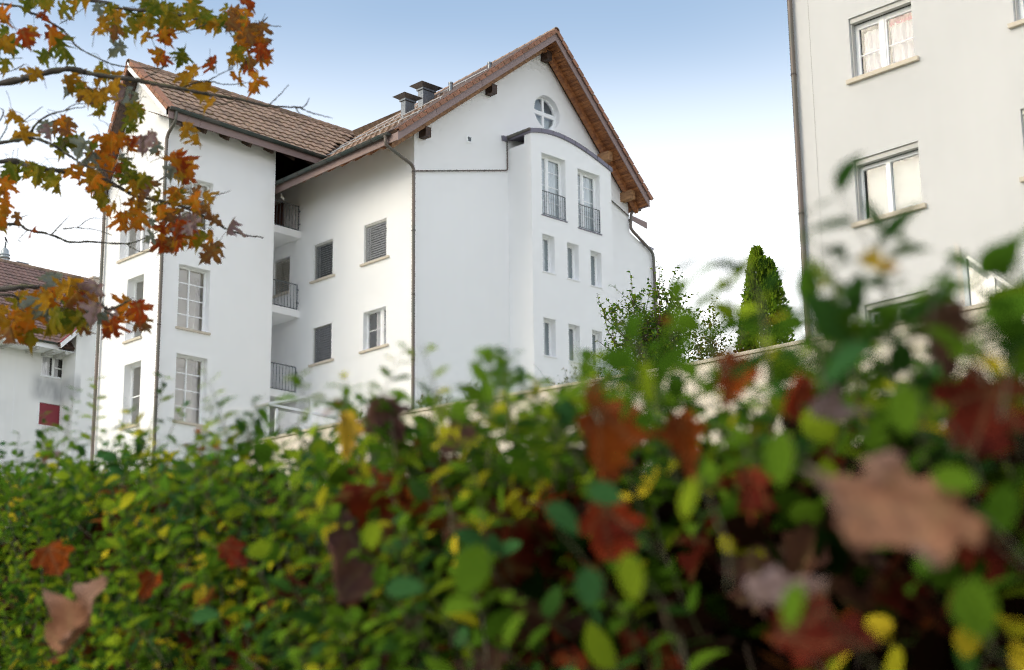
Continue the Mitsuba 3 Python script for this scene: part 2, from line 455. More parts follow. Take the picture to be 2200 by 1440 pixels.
# gable wall
RC, RR = (5.84, 22.40), 0.60
circle = lambda r, n=48: [(RC[0] + r * math.cos(t), RC[1] + r * math.sin(t)) for t in np.linspace(0, 2 * PI, n, endpoint=False)]
gable = Polygon([(0, BASE), (10.96, BASE), (10.96, 18.56), (9.74, 19.12), (9.74, zr(9.74) - 0.33), (APU, APZ - 0.33), (0, zl(0) - 0.33)], [circle(RR)])
put(H, 'gable_wall', G.plate(gable, -0.3, 0), 'render_white')
# eave wall, going on behind the balconies
ew = [(1.22, 2.38, 16.47, 17.76), (3.84, 4.90, 16.47, 17.72), (1.22, 2.38, 13.68, 14.94), (3.84, 4.88, 13.72, 14.94), (6.12, 6.95, 16.43, 17.62)]
eave = Polygon([(0.3, BASE), (11, BASE), (11, zl(0) - 0.34), (0.3, zl(0) - 0.34)], [rect_hole(*h) for h in ew])
put(H, 'eave_wall', E_.plate(eave, -0.3, 0), 'render_white')
put(H, 'rear_wall', cat([bx(10.66, 10.96, 0.3, 11, BASE, 18.3), bx(9.44, 9.74, 0.3, 11, 18.3, 20.0), bx(0.3, 10.66, 10.7, 11, BASE, 18.3), bx(0.3, 9.44, 10.7, 11, 18.3, 20.0)]), 'render_white')
put(H, 'lean_to', cat([bx(9.75, 10.95, 0.31, 7, 18.3, 18.5), bx(10.97, 11.75, 0.7, 6.0, 15, 19.1)]), 'render_white')
put(H, 'parapet_cap', slab((9.75, 0.72, 19.42), (11.85, 0.72, 19.14), (11.85, 6.1, 19.14), (9.75, 6.1, 19.42), 0.06), 'cap_metal')
put(H, 'column', tube([(10.55, 0.85, 18.2), (10.55, 0.85, 20.2)], 0.13, 20), 'render_white', smooth=30)

# round window in the gable
rw = fresh_part(H, 'round_window')
ring = Polygon(circle(RR), [circle(RR - 0.07)])
scene[rw + '__frame'] = mikit.ply(cat([G.plate(ring, -0.27, -0.20), G.box(RC[0] - 0.045, RC[0] + 0.045, -0.26, -0.19, RC[1] - RR + 0.06, RC[1] + RR - 0.06),
                                       G.box(RC[0] - RR + 0.06, RC[0] - 0.046, -0.26, -0.19, RC[1] - 0.07, RC[1] + 0.07), G.box(RC[0] + 0.046, RC[0] + RR - 0.06, -0.26, -0.19, RC[1] - 0.07, RC[1] + 0.07)]), 'white_plastic')
disc = Polygon(circle(RR - 0.07))
for sx in (-1, 1):
    for sz in (1, -1):
        q = disc.intersection(sbox(*(sorted((RC[0] + sx * 0.046, RC[0] + sx)) [0:1] + sorted((RC[1] + sz * 0.071, RC[1] + sz))[0:1] + sorted((RC[0] + sx * 0.046, RC[0] + sx))[1:2] + sorted((RC[1] + sz * 0.071, RC[1] + sz))[1:2])))
        put(rw, 'pane', G.plate(q, -0.236, -0.234), 'glass')
put(rw, 'room', cat([G.box(4.9, 6.8, -1.3, -1.28, 21.5, 23.3), G.box(4.88, 4.9, -1.3, -0.305, 21.5, 23.3), G.box(6.8, 6.82, -1.3, -0.305, 21.5, 23.3), G.box(4.88, 6.82, -1.3, -0.305, 21.48, 21.5), G.box(4.88, 6.82, -1.3, -0.305, 23.3, 23.32)]), 'room_dark')
put(rw, 'curtain', cat([curtain_mesh(G, 5.2, 6.8, -0.42, 21.6, 22.34, 9)]), 'blind_pale')
put(rw, 'inner_blind', curtain_mesh(G, 5.2, 6.8, -0.45, 22.35, 23.1, 4, 0.01), 'blind_blue')

# the bay with its arched metal cap
ARU, ARZ = np.linspace(3.9, 7.8, 14), np.polyval(np.polyfit([3.97, 4.03, 4.56, 5.27, 6.0, 6.73, 7.61, 7.74], [20.90, 20.91, 21.03, 21.07, 21.0, 20.82, 20.56, 20.50], 3), np.linspace(3.9, 7.8, 14))
arch = lambda u: float(np.interp(u, ARU, ARZ))
au = np.linspace(4.0, 7.74, 25)
bw = [(4.47, 5.56, 18.27, 20.36), (6.13, 7.18, 18.20, 20.23), (4.45, 5.0, 16.40, 17.63), (5.57, 6.11, 16.39, 17.59), (6.66, 7.17, 16.37, 17.55), (4.44, 4.98, 13.68, 14.89), (5.56, 6.08, 13.69, 14.89), (6.65, 7.12, 13.71, 14.89)]
bay = Polygon([(4.0, BASE)] + [(7.74, BASE)] + [(u, arch(u)) for u in au[::-1]], [rect_hole(*h) for h in bw])
put(H, 'bay_wall', cat([BAY.plate(bay, -0.3, 0), bx(4.0, 4.3, -0.75, 0.0, BASE, 20.62), bx(7.44, 7.74, -0.75, 0.0, BASE, 20.62)]), 'render_white')
cap = Polygon([(u, arch(u) + 0.005) for u in np.linspace(3.96, 7.78, 25)] + [(u, arch(u) + 0.145) for u in np.linspace(7.78, 3.96, 25)])
put(H, 'bay_roof', cat([BAY.plate(cap, -1.045, 0.05)]), 'cap_metal', smooth=30)
for u in np.arange(4.45, 7.7, 0.52):
    put(H, 'bay_roof_seam', BAY.box(u - 0.006, u + 0.006, 0.05, 0.056, arch(u) + 0.01, arch(u) + 0.14), 'dark_paint')
put(H, 'bay_roof_edge', bx(3.93, 3.995, -1.08, 0.0, 20.98, 21.06), 'pipe_copper')
# French windows and the small lights
FRC = [(0.0, 0.46, 'blind_pale', 0.0), (0.46, 0.93, 'blind_pale', 0.0), (0.94, 1.12, 'curtain_teal', 0.0)]
for h, rn in ((bw[0], 9), (bw[1], 9)):
    wn = window(H, BAY, h[0], h[1], h[2], h[3], deep=0.2, fr=0.055, cols=(0.40,), rows=(0.28, 0.53, 0.765), mull=0.04, sill=(0.03, 0.03, 0.05), curtains=FRC, name='french_window', sill_mat='cap_metal')
    railing(H, BAY.pt(h[0] + 0.02, -0.03, h[2] + 0.0), BAY.pt(h[1] - 0.02, -0.03, h[2] + 0.0), 0.82, rn, 0.011, 0.06)
for i, h in enumerate(bw[2:]):
    lace = i >= 3
    window(H, BAY, h[0], h[1], h[2], h[3], deep=0.2, fr=0.045, cols=(), sill=(0.03, 0.035, 0.03), sill_mat='fascia_white',
           curtains=[(0.0, 1.3, 'curtain_teal', 0.0)] if lace else [(0.0, (0.72, 0.60, 0.68)[i], 'blind_pale', 0.0), ((0.74, 0.62, 0.70)[i], 1.35, 'curtain_teal', 0.0)])
wl = bw[7]
# eave wall windows: three with slatted blinds, one with a curtain, one behind the balcony
for i, (a0, a1, z0, z1) in enumerate(ew):
    if i == 2:
        window(H, E_, a0, a1, z0, z1, deep=0.15, fr=0.05, cols=(0.36,), rows=(0.5,), sill=(0.07, 0.07, 0.09), casing=0.045, curtains=[(0.05, 0.33, 'curtain', 0.0), (0.40, 0.68, 'curtain', 0.0)])
    elif i < 4:
        w = window(H, E_, a0, a1, z0, z1, deep=0.17, fr=0.05, cols=(), sill=(0.07, 0.07, 0.09), casing=0.045, sash=False, frame='slat_dark', glass='glass_clear')
        blind(w, E_, a0 + 0.09, a1 - 0.09, z0 + 0.03, z1 - (0.12 if i < 2 else 0.06), (15, 15, 0, 15)[i], ('slat_light', 'slat_grey', '', 'slat_dark')[i], tilt=(50, 34, 0, 60)[i], depth=0.078)
        put(w, 'blind_box', E_.box(a0 + 0.06, a1 - 0.06, -0.12, -0.02, z1 - 0.115 if i < 2 else z1 - 0.058, z1 - 0.046), 'grey_plastic')
    else:
        w = window(H, E_, a0, a1, z0, z1, deep=0.15, cols=(), sill=(0.06, 0.08, 0.0), sash=False)
        blind(w, E_, a0 + 0.04, a1 - 0.04, z0 + 0.03, z1 - 0.04, 15, 'slat_beige', tilt=58, depth=0.08)

# the stair wing on the left, hollow with light rooms behind its tall windows
ww = [(-4.98, -3.86, 14.10, 16.06), (-4.96, -3.85, 11.25, 13.29), (-4.98, -3.86, 16.90, 18.87)]
gw = [(5.80, 7.46, 16.58, 18.15), (6.02, 6.92, 13.90, 15.86), (5.97, 6.87, 11.22, 13.15)]
RV, RZ = 6.8, 22.88                                      # ridge of the wing roof
zf = lambda v: 20.62 + (v - 4.48) * (RZ - 20.62) / (RV - 4.48)
zb = lambda v: RZ - (v - RV) * 2.3
put(H, 'wing_wall', W.plate(Polygon(rect_hole(-5.55, -1.50, BASE, zf(5.0) - 0.27), [rect_hole(*h) for h in ww]), -0.3, 0), 'render_white')
put(H, 'wing_gable_wall', L_.plate(Polygon([(5.3, BASE), (8.38, BASE), (8.38, zb(8.38) - 0.3), (RV, RZ - 0.3), (5.3, zf(5.3) - 0.27)], [rect_hole(*h) for h in gw]), -0.3, 0), 'render_white')
put(H, 'wing_side_wall', cat([bx(-1.8, -1.5, 5.3, 11, BASE, 20.2), bx(-5.25, -1.8, 8.08, 8.38, BASE, 18.5)]), 'render_white')
put(H, 'stair_floor', cat([bx(-5.25, -1.8, 5.3, 8.08, z - 0.2, z) for z in (10.95, 13.72, 16.45, 19.15)]), 'room_light')
put(H, 'stair_room', cat([bx(-5.24, -1.81, 8.05, 8.075, 10.95, 19), bx(-1.83, -1.805, 5.31, 8.05, 10.95, 19), bx(-3.3, -3.2, 6.6, 8.05, 10.95, 19)]), 'room_light')
for i, h in enumerate(ww):
    window(H, W, h[0], h[1], h[2], h[3], deep=0.22, fr=0.055, cols=(0.46,), rows=(0.25, 0.5, 0.75), mull=0.018, bar=0.035, sill=(0.06, 0.07, 0.06), room=None, sash=False)
for i, h in enumerate(gw):
    window(H, L_, h[0], h[1], h[2], h[3], deep=0.25, fr=0.06, cols=(0.5,) if i == 0 else (), rows=(0.5,) if i else (), bar=0.035, sill=(0.06, 0.07, 0.05), room=None, sash=False)

# balconies between the wing and the house
for k, z in enumerate((18.31, 15.64, 12.91)):
    put(H, 'balcony_slab', bx(-1.497, -0.003, 5.55, 9.5, z - 0.235, z), 'render_white')
    railing(H, (-1.44, 5.62, z), (-0.07, 5.62, z), 0.86, 10, 0.012, 0.05)
    for zz in (0.25, 0.68):
        put(H, 'railing_bracket', bx(-0.09, -0.002, 5.60, 5.64, z + zz, z + zz + 0.03), 'rail_metal')
    put(H, 'ceiling_lamp', trimesh.creation.cylinder(0.09, 0.05, sections=20, transform=trimesh.transformations.translation_matrix((-0.85, 6.3, z - 0.262))), 'lamp_white', smooth=30)
put(H, 'loggia_back_wall', bx(-1.49, -0.003, 9.2, 9.5, BASE, 21.5), 'render_white')
put(H, 'loggia_cladding', cat([bx(-1.495, -1.47, 5.6, 9.19, 18.32, 20.55), bx(-0.03, -0.004, 7.2, 9.19, 18.32, 21.2), bx(-1.46, -0.9, 9.15, 9.19, 18.32, 21.0)]), 'loggia_paint')
put(H, 'balcony_door', bx(-0.045, -0.031, 6.45, 7.15, 18.33, 19.55), 'door_brown')
put(H, 'loggia_post', bx(-0.62, -0.5, 7.2, 7.32, 18.32, 20.9), 'render_white')
put(H, 'spotlight', cat([tube([(-0.95, 5.40, 19.28), (-0.90, 5.34, 19.16)], 0.035, 10), bx(-0.97, -0.93, 5.38, 5.42, 19.27, 19.34)]), 'lamp_white')


# ---- roofs
def tile_shape(w, l, wave=0.032, thick=0.016, n=9, lift=0.042, overlap=0.07):
    """One interlocking clay tile: a double wave across, thick lower edge. x across, y up the slope, z off the roof."""
    x = np.linspace(0, 1, n)
    z = wave * (0.5 - 0.5 * np.cos(2 * PI * x)) * (1 - 0.25 * np.sin(PI * x) ** 8)
    top, low = np.stack([x * w, 0 * x + l + overlap, z], 1), np.stack([x * w, 0 * x, z + lift], 1)
    lip, und = low - [0, -0.004, thick + lift * 0.5], top - [0, 0, thick]
    v = np.vstack([low, top, lip])
    i = np.arange(n - 1)
    q = lambda a, b: np.vstack([np.stack([a * n + i, a * n + i + 1, b * n + i + 1], 1), np.stack([a * n + i, b * n + i + 1, b * n + i], 1)])
    f = np.vstack([q(0, 1), q(2, 0)])
    m = trimesh.Trimesh(v, f, process=False)
    return m


def frame4(o, x, y, z):
    M = np.eye(4)
    M[:3, 0], M[:3, 1], M[:3, 2], M[:3, 3] = x, y, z, o
    return M


def unit(v):
    v = np.asarray(v, float)
    return v / np.linalg.norm(v)


def moved(m, M):
    return trimesh.Trimesh(m.vertices @ M[:3, :3].T + M[:3, 3], m.faces, process=False)


def ridge_tile(l=0.38, r=0.12):
    a = np.linspace(-0.15 * PI, 1.15 * PI, 10)
    ring0, ring1 = np.stack([0 * a, r * 1.12 * np.cos(a), r * 1.12 * np.sin(a)], 1), np.stack([0 * a + l, r * np.cos(a), r * np.sin(a)], 1)
    n = len(a)
    v = np.vstack([ring0, ring1, ring0 * [1, 0.8, 0.8] + [0.0, 0, 0]])
    i = np.arange(n - 1)
    f = np.vstack([np.stack([i, i + 1, n + i + 1], 1), np.stack([i, n + i + 1, n + i], 1), np.stack([2 * n + i, 2 * n + i + 1, i + 1], 1), np.stack([2 * n + i, i + 1, i], 1)])
    return trimesh.Trimesh(v, f, process=False)


rng = np.random.default_rng(7)
RF = put(H, 'roof', cat([slab((-1.25, -0.72, zl(-1.25) - 0.06), (APU, -0.72, APZ - 0.06), (APU, 11.3, rv_(11.3) - 0.06), (-1.25, 11.3, zlv(-1.25, 11.3) - 0.06), -0.16),
                         slab((APU, -0.72, APZ - 0.06), (10.0, -0.72, zr(10.0) - 0.06), (10.0, 11.3, zr(10.0) - 0.06), (APU, 11.3, rv_(11.3) - 0.06), -0.16)]), 'wood_dark')
# the wing roof, every tile of its front slope a part
WX = np.array([1.0, 0, 0]); WY = unit([0, RV - 4.48, RZ - 20.62]); WZ = np.cross(WX, WY)
WR = put(H, 'wing_roof', cat([slab((-5.95, 4.5, zf(4.5) - 0.05), (0.2, 4.5, zf(4.5) - 0.05), (3.2, RV, RZ - 0.05), (-5.95, RV, RZ - 0.05), 0.14),
                              slab((-5.95, RV, RZ - 0.05), (2.9, RV, RZ - 0.05), (2.9, 8.5, zb(8.5) - 0.05), (-5.95, 8.5, zb(8.5) - 0.05), 0.14)]), 'wood_dark')
TW, TL = 0.295, 0.345
slope_len = math.hypot(RV - 4.48, RZ - 20.62)
wave_tile = mikit.ply(tile_shape(TW, TL), 'tile_clay', smooth=50)
nose_tile = mikit.ply(cat([tile_shape(TW, TL), moved(trimesh.creation.cylinder(0.032, 0.06, sections=10), frame4((0.15, 0.03, 0.065), (1, 0, 0), (0, 0, 1), (0, -1, 0)))]), 'tile_clay')
placed = 0
for j in range(int(slope_len / TL) + 1):
    for i in range(32):
        x0 = -5.97 + i * TW
        vmid = 4.42 + (j * TL) * WY[1]
        zmid = zf(vmid)
        valley = (zmid - ev(vmid)) / (rv_(vmid) - ev(vmid)) * 6.84 - 1.3            # where the main roof begins at that height
        if x0 + TW * 0.6 > valley or j * TL > slope_len - 0.06:
            continue
        jit = rng.normal(0, 1, 4)
        y = unit(WY + WX * 0.006 * jit[0] + WZ * 0.010 * jit[1])
        x = unit(np.cross(y, WZ + WX * 0.012 * jit[2]))
        o = np.array([x0, vmid, zmid]) + WZ * (0.0 + 0.002 * jit[3])
        nose = (i % 4 == 2) and j in (0, 1, 2) and i > 1
        share(WR, 'tile', nose_tile if nose else wave_tile, frame4(o, x, y, np.cross(x, y)))
        placed += 1
rt = ridge_tile()
rts = mikit.ply(rt, 'tile_clay', smooth=40)
for i in range(25):
    share(WR, 'ridge_tile', rts, frame4((-5.98 + i * 0.36, RV, RZ - 0.02), WX, np.array([0, 1.0, 0]), np.array([0, 0, 1.0])))
# main roof, left slope: seen almost edge-on
MX = np.array([0, -1.0, 0]); MY = unit([1, 0, 0.778]); MZ = np.cross(MX, MY)
main_tile = tile_shape(TW, TL, n=7)
parts = []
for j in range(25):
    for i in range(40):
        v0 = -0.42 + i * TW
        uu = -1.30 + MY[0] * j * TL
        o = np.array([uu, v0 + TW, zlv(uu, v0)]) + MZ * rng.normal(0, 0.003)
        if o[0] > APU - 0.15 or v0 > 11:
            continue
        if v0 > 4.5 + 0.1 and o[2] < (RZ if v0 > RV else zf(v0)) - 0.02 and v0 < 8:
            continue
        if v0 >= 7.9 and o[0] < 1.6:
            continue
        parts.append(moved(main_tile, frame4(o, unit(MX + MZ * (0.05 * (j / 25) + rng.normal(0, 0.012))), unit(MY + MZ * rng.normal(0, 0.008)), MZ)))
k = put(RF, 'tile', cat(parts), 'tile_clay', smooth=50)
labels[k] = {'kind': 'stuff', 'label': 'mossy brown wave tiles of the left roof slope'}
SX = np.array([0, 1.0, 0]); SY = unit([-1, 0, 1.068]); SZ = np.cross(SX, SY)
parts = [moved(main_tile, frame4(np.array([10.08, -0.45 + i * TW, zr(10.08)]) + SY * j * TL, SX, SY, SZ)) for j in range(18) for i in range(39) if 10.08 + SY[0] * j * TL > APU + 0.1]
k = put(RF, 'right_tile', cat(parts), 'tile_clay', smooth=50)
labels[k] = {'kind': 'stuff', 'label': 'tiles of the far roof slope'}
# verge tiles hanging over the barge boards, one by one
vb = cat([bx(0, 0.30, 0, 0.345, 0.075, 0.105), bx(-0.022, 0.0, 0, 0.318, -0.02, 0.115)])
vts = mikit.ply(vb, 'tile_verge')
nL = int(math.hypot(6.84, 6.84 * 0.778) / TL)
for j in range(nL):
    o = np.array([-1.28, -0.80, zl(-1.28)]) + MY * (j * TL * 1.01)
    share(RF, 'verge_tile', vts, frame4(o, np.array([0, 1.0, 0]), unit(MY + MZ * 0.045 * -1), np.cross(np.array([0, 1.0, 0]), MY) * -1))
nR = int(math.hypot(10.05 - APU, APZ - zr(10.05)) / TL)
for j in range(nR):
    o = np.array([10.06, -0.80, zr(10.06)]) + SY * (j * TL * 1.01)
    share(RF, 'verge_tile', vts, frame4(o, np.array([0, 1.0, 0]), unit(SY - SZ * 0.05), SZ))
for i in range(32):
    share(RF, 'ridge_tile', rts, frame4((APU, -0.82 + i * 0.36, rv_(-0.82 + i * 0.36) + 0.03), unit([0, 1.0, -0.087]), np.array([-1.0, 0, 0]), np.array([0, 0, 1.0])))
# snow rails and valley flashing on the left slope
for (u, v0, v1) in ((0.15, -0.1, 4.2), (1.35, 0.2, 5.3), (3.1, 0.0, 5.6)):
    put(RF, 'snow_rail', cat([tube([(u, v0, zlv(u, v0) + 0.15), (u, v1, zlv(u, v1) + 0.15)], 0.018, 8)] + [tube([(u, v, zlv(u, v)), (u, v, zlv(u, v) + 0.15)], 0.012, 6) for v in np.arange(v0 + 0.1, v1, 0.9)]), 'aluminium')
vu = lambda v: (zf(v) - ev(v)) / (rv_(v) - ev(v)) * 6.84 - 1.3
put(RF, 'valley_flashing', slab((vu(4.5) - 0.12, 4.5, zf(4.5) + 0.05), (vu(4.5) + 0.16, 4.45, zlv(vu(4.5) + 0.16, 4.45) + 0.06), (vu(RV) + 0.16, RV, zlv(vu(RV) + 0.16, RV) + 0.06), (vu(RV) - 0.12, RV, RZ + 0.05), 0.01), 'chimney_metal')

# barge boards, soffit boards, rafters and purlins of the gable
BV = -0.76
put(H, 'barge_board', slab((-1.3, BV, zl(-1.3) + 0.02), (-1.3, BV, zl(-1.3) - 0.28), (APU, BV, APZ - 0.29), (APU, BV, APZ + 0.02), 0.03), 'fascia_mauve')
put(H, 'barge_board', slab((APU, BV, APZ + 0.02), (APU, BV, APZ - 0.29), (10.0, BV, zr(10.0) - 0.31), (10.0, BV, zr(10.0) + 0.03), 0.03), 'fascia_mauve')
for f in (0.22, 0.5, 0.78):
    u = -1.3 + f * 6.84
    put(H, 'board_joint', slab((u - 0.006, BV - 0.003, zl(u) - 0.003), (u - 0.006 + 0.06, BV - 0.003, zl(u + .06) - 0.25), (u + 0.06 + 0.006, BV - 0.003, zl(u + .06) - 0.25), (u + 0.006, BV - 0.003, zl(u)), 0.002), 'dark_paint')
sof = []
for s, u0, u1, z0, z1 in ((-1, -1.25, APU, zl(-1.25), APZ), (1, APU, 9.98, APZ, zr(9.98))):
    n = int(math.hypot(u1 - u0, z1 - z0) / 0.11)
    for i in range(n):
        a, b = i / n, (i + 0.92) / n
        p, q = (u0 + (u1 - u0) * a, z0 + (z1 - z0) * a - 0.255), (u0 + (u1 - u0) * b, z0 + (z1 - z0) * b - 0.255)
        sof.append(slab((p[0], -0.73, p[1]), (q[0], -0.73, q[1]), (q[0], -0.02, q[1]), (p[0], -0.02, p[1]), -0.02 if s < 0 else -0.02))
k = put(H, 'soffit', cat(sof), 'wood_orange')
labels[k] = {'kind': 'stuff', 'label': 'orange brown soffit boards under the gable roof edge'}
for (u0, u1, z0, z1, mat) in ((-1.15, APU, zl(-1.15), APZ, 'wood_tan'), (APU, 9.92, APZ, zr(9.92), 'wood_orange')):
    put(H, 'verge_rafter', slab((u0, -0.30, z0 - 0.26), (u0, -0.30, z0 - 0.50), (u1, -0.30, z1 - 0.50), (u1, -0.30, z1 - 0.26), 0.16), mat)
for (u, z, mat) in ((0.30, 20.18, 'wood_dark'), (3.13, 22.40, 'wood_dark'), (APU + 0.15, APZ - 0.62, 'wood_dark'), (8.35, 21.40, 'wood_tan'), (9.45, 20.28, 'wood_tan')):
    w2 = 0.11
    put(H, 'purlin', bx(u - w2, u + w2, -0.32 if u < 7 else -0.50, 0.0, z - 0.17, z + 0.14), mat)
# left eave: gutter, fascia, rafters
def gutter_mesh(p0, p1, r=0.085, n=14):
    p0, p1 = np.asarray(p0, float), np.asarray(p1, float)
    d = unit(p1 - p0)
    s = unit(np.cross(d, [0, 0, 1.0]))
    out = []
    a = np.linspace(PI, 2 * PI, n)
    for rr in (r, r - 0.008):
        out.append(np.array([[p + s * rr * math.cos(t) + np.array([0, 0, 1.0]) * rr * math.sin(t) for t in a] for p in (p0, p1)]))
    v = np.concatenate([o.reshape(-1, 3) for o in out])
    i = np.arange(n - 1)
    f = []
    for b in (0, 2 * n):
        f += [np.stack([b + i, b + i + 1, b + n + i + 1], 1), np.stack([b + i, b + n + i + 1, b + n + i], 1)]
    m = trimesh.Trimesh(v, np.vstack(f), process=False)
    bead = tube([p0 + s * r, p1 + s * r], 0.012, 6)
    bead2 = tube([p0 - s * r, p1 - s * r], 0.012, 6)
    ends = [trimesh.creation.extrude_polygon(Polygon([(r * math.cos(t), r * math.sin(t)) for t in a]), 0.006, engine='earcut')]
    caps = [moved(ends[0], frame4(p, s, np.array([0, 0, 1.0]), np.cross(s, [0, 0, 1.0]))) for p in (p0, p1)]
    return cat([m, bead, bead2] + caps)


EZ0, EZ1 = 19.62, 19.49
gk = put(H, 'gutter', gutter_mesh((-1.40, -0.45, EZ0 + 0.02), (-1.40, 5.45, EZ1 + 0.02)), 'gutter_green', smooth=30)
for v in np.arange(0.3, 5.4, 0.72):
    z = EZ0 + (EZ1 - EZ0) * (v + 0.45) / 5.9 + 0.02
    put(gk, 'bracket', gutter_mesh((-1.40, v - 0.012, z), (-1.40, v + 0.012, z), 0.092, 10), 'dark_paint')
put(H, 'eave_fascia', slab((-1.3, -0.73, EZ0 - 0.01), (-1.3, 5.30, EZ1 - 0.01), (-1.3, 5.30, EZ1 - 0.26), (-1.3, -0.73, EZ0 - 0.25), 0.03), 'fascia_mauve')
put(H, 'eave_board', slab((-1.27, -0.1, zl(-1.27) - 0.235), (0, -0.1, zl(0) - 0.235), (0, 6.5, zl(0) - 0.235), (-1.27, 6.5, zl(-1.27) - 0.235), 0.015), 'wood_tan')
for v in np.arange(0.25, 5.6, 0.66):
    put(H, 'rafter', slab((-1.25, v, zl(-1.25) - 0.27), (0.0, v, zl(0) - 0.27), (0.0, v, zl(0) - 0.45), (-1.02, v, zl(-1.02) - 0.45), 0.10), 'wood_orange')
# right eave: a short return with its own gutter
put(H, 'gutter', gutter_mesh((10.13, 7.0, zr(10.0) - 0.05), (10.13, -0.55, zr(10.0) - 0.05)), 'gutter_green', smooth=30)
put(H, 'eave_fascia', bx(10.0, 10.03, -0.7, 7, zr(10.0) - 0.27, zr(10.0) - 0.02), 'fascia_mauve')
put(H, 'eave_board', slab((9.74, 0.0, zr(9.74) - 0.28), (9.99, 0.0, zr(9.99) - 0.28), (9.99, 7, zr(9.99) - 0.28), (9.74, 7, zr(9.74) - 0.28), 0.02), 'wood_orange')
put(H, 'lean_to_gutter', gutter_mesh((10.95, 3.5, 19.86), (10.45, 0.3, 19.86), 0.07), 'gutter_green', smooth=30)
put(H, 'lean_to_fascia', slab((10.1, 0.25, 19.86), (10.95, 0.25, 19.78), (10.95, 0.25, 19.55), (10.1, 0.25, 19.7), 0.03), 'fascia_mauve')
# wing eave and verge
put(H, 'gutter', gutter_mesh((0.12, 4.38, 20.56), (-5.95, 4.38, 20.66)), 'gutter_green', smooth=30)
put(H, 'wing_fascia', slab((-5.93, 4.47, 20.62), (0.05, 4.47, 20.54), (0.05, 4.47, 20.28), (-5.93, 4.47, 20.34), 0.03), 'fascia_mauve')
put(H, 'eave_board', slab((-5.9, 4.5, 20.36), (0.3, 4.5, 20.31), (0.3, 5.6, 20.9), (-5.9, 5.6, 20.9), 0.02), 'wood_dark')
for u in np.arange(-5.4, 0, 0.85):
    put(H, 'rafter', slab((u, 4.55, 20.34), (u + 0.1, 4.55, 20.34), (u + 0.1, 5.0, 20.62), (u, 5.0, 20.62), 0.12), 'wood_dark')
UB = -5.97
put(H, 'wing_barge_board', slab((UB, RV, RZ), (UB, RV, RZ - 0.24), (UB, 8.45, zb(8.45) - 0.3), (UB, 8.45, zb(8.45)), 0.03), 'fascia_mauve')
put(H, 'wing_barge_board', slab((UB, 4.5, zf(4.5) - 0.02), (UB, 4.5, zf(4.5) - 0.24), (UB, RV, RZ - 0.24), (UB, RV, RZ), 0.03), 'fascia_white')
put(H, 'wing_soffit', cat([slab((UB + 0.03, RV, RZ - 0.2), (-5.56, RV, RZ - 0.2), (-5.56, 8.45, zb(8.45) - 0.2), (UB + 0.03, 8.45, zb(8.45) - 0.2), 0.03)]), 'wood_tan')
for j in range(11):
    v = RV + 0.02 + j * 0.15
    share(WR, 'verge_tile', vts, frame4((UB - 0.03, v + 0.15, zb(v + 0.15)), WX, unit([0, -1, 2.3]), np.cross(WX, unit([0, -1, 2.3])) * -1 * -1))
for j in range(9):
    o = np.array([UB - 0.03, 4.45, zf(4.45)]) + WY * j * TL
    share(WR, 'verge_tile', vts, frame4(o, WX, WY, WZ))

# chimneys and vent pipes
def chimney(parent, u, v, w, d, top, cw, cd):
    c = fresh_part(parent, 'chimney')
    zb0 = zlv(u, v) - 0.4
    scene[c + '__shaft'] = mikit.ply(bx(u - w / 2, u + w / 2, v - d / 2, v + d / 2, zb0, top), 'chimney_metal')
    scene[c + '__collar'] = mikit.ply(bx(u - w / 2 - 0.04, u + w / 2 + 0.04, v - d / 2 - 0.04, v + d / 2 + 0.04, top - 0.06, top), 'chimney_metal')
    t = trimesh.Trimesh([(u - w / 2 - .03, v - d / 2 - .03, top), (u + w / 2 + .03, v - d / 2 - .03, top), (u + w / 2 + .03, v + d / 2 + .03, top), (u - w / 2 - .03, v + d / 2 + .03, top),
                         (u - cw / 2, v - cd / 2, top + .11), (u + cw / 2, v - cd / 2, top + .11), (u + cw / 2, v + cd / 2, top + .11), (u - cw / 2, v + cd / 2, top + .11)],
                        [[0, 2, 1], [0, 3, 2], [4, 5, 6], [4, 6, 7]] + sum([[[i, (i + 1) % 4, (i + 1) % 4 + 4], [i, (i + 1) % 4 + 4, i + 4]] for i in range(4)], []), process=False)
    scene[c + '__cap'] = mikit.ply(t, 'chimney_metal')
    scene[c + '__lid'] = mikit.ply(bx(u - cw * 0.33, u + cw * 0.33, v - cd * 0.33, v + cd * 0.33, top + 0.11, top + 0.165), 'chimney_metal')


chimney(H, 1.86, 2.45, 0.40, 0.22, 22.45, 0.82, 0.62)
chimney(H, 2.75, 2.55, 0.50, 0.26, 23.10, 0.95, 0.66)
for (u, v, h) in ((2.75, 1.35, 0.36), (3.62, 0.42, 0.30)):
    put(RF, 'vent_pipe', tube([(u, v, zlv(u, v) - 0.1), (u, v, zlv(u, v) + h - 0.06), (u, v, zlv(u, v) + h - 0.06), (u, v, zlv(u, v) + h)], [0.065, 0.065, 0.078, 0.078], 14), 'chimney_metal', smooth=30)

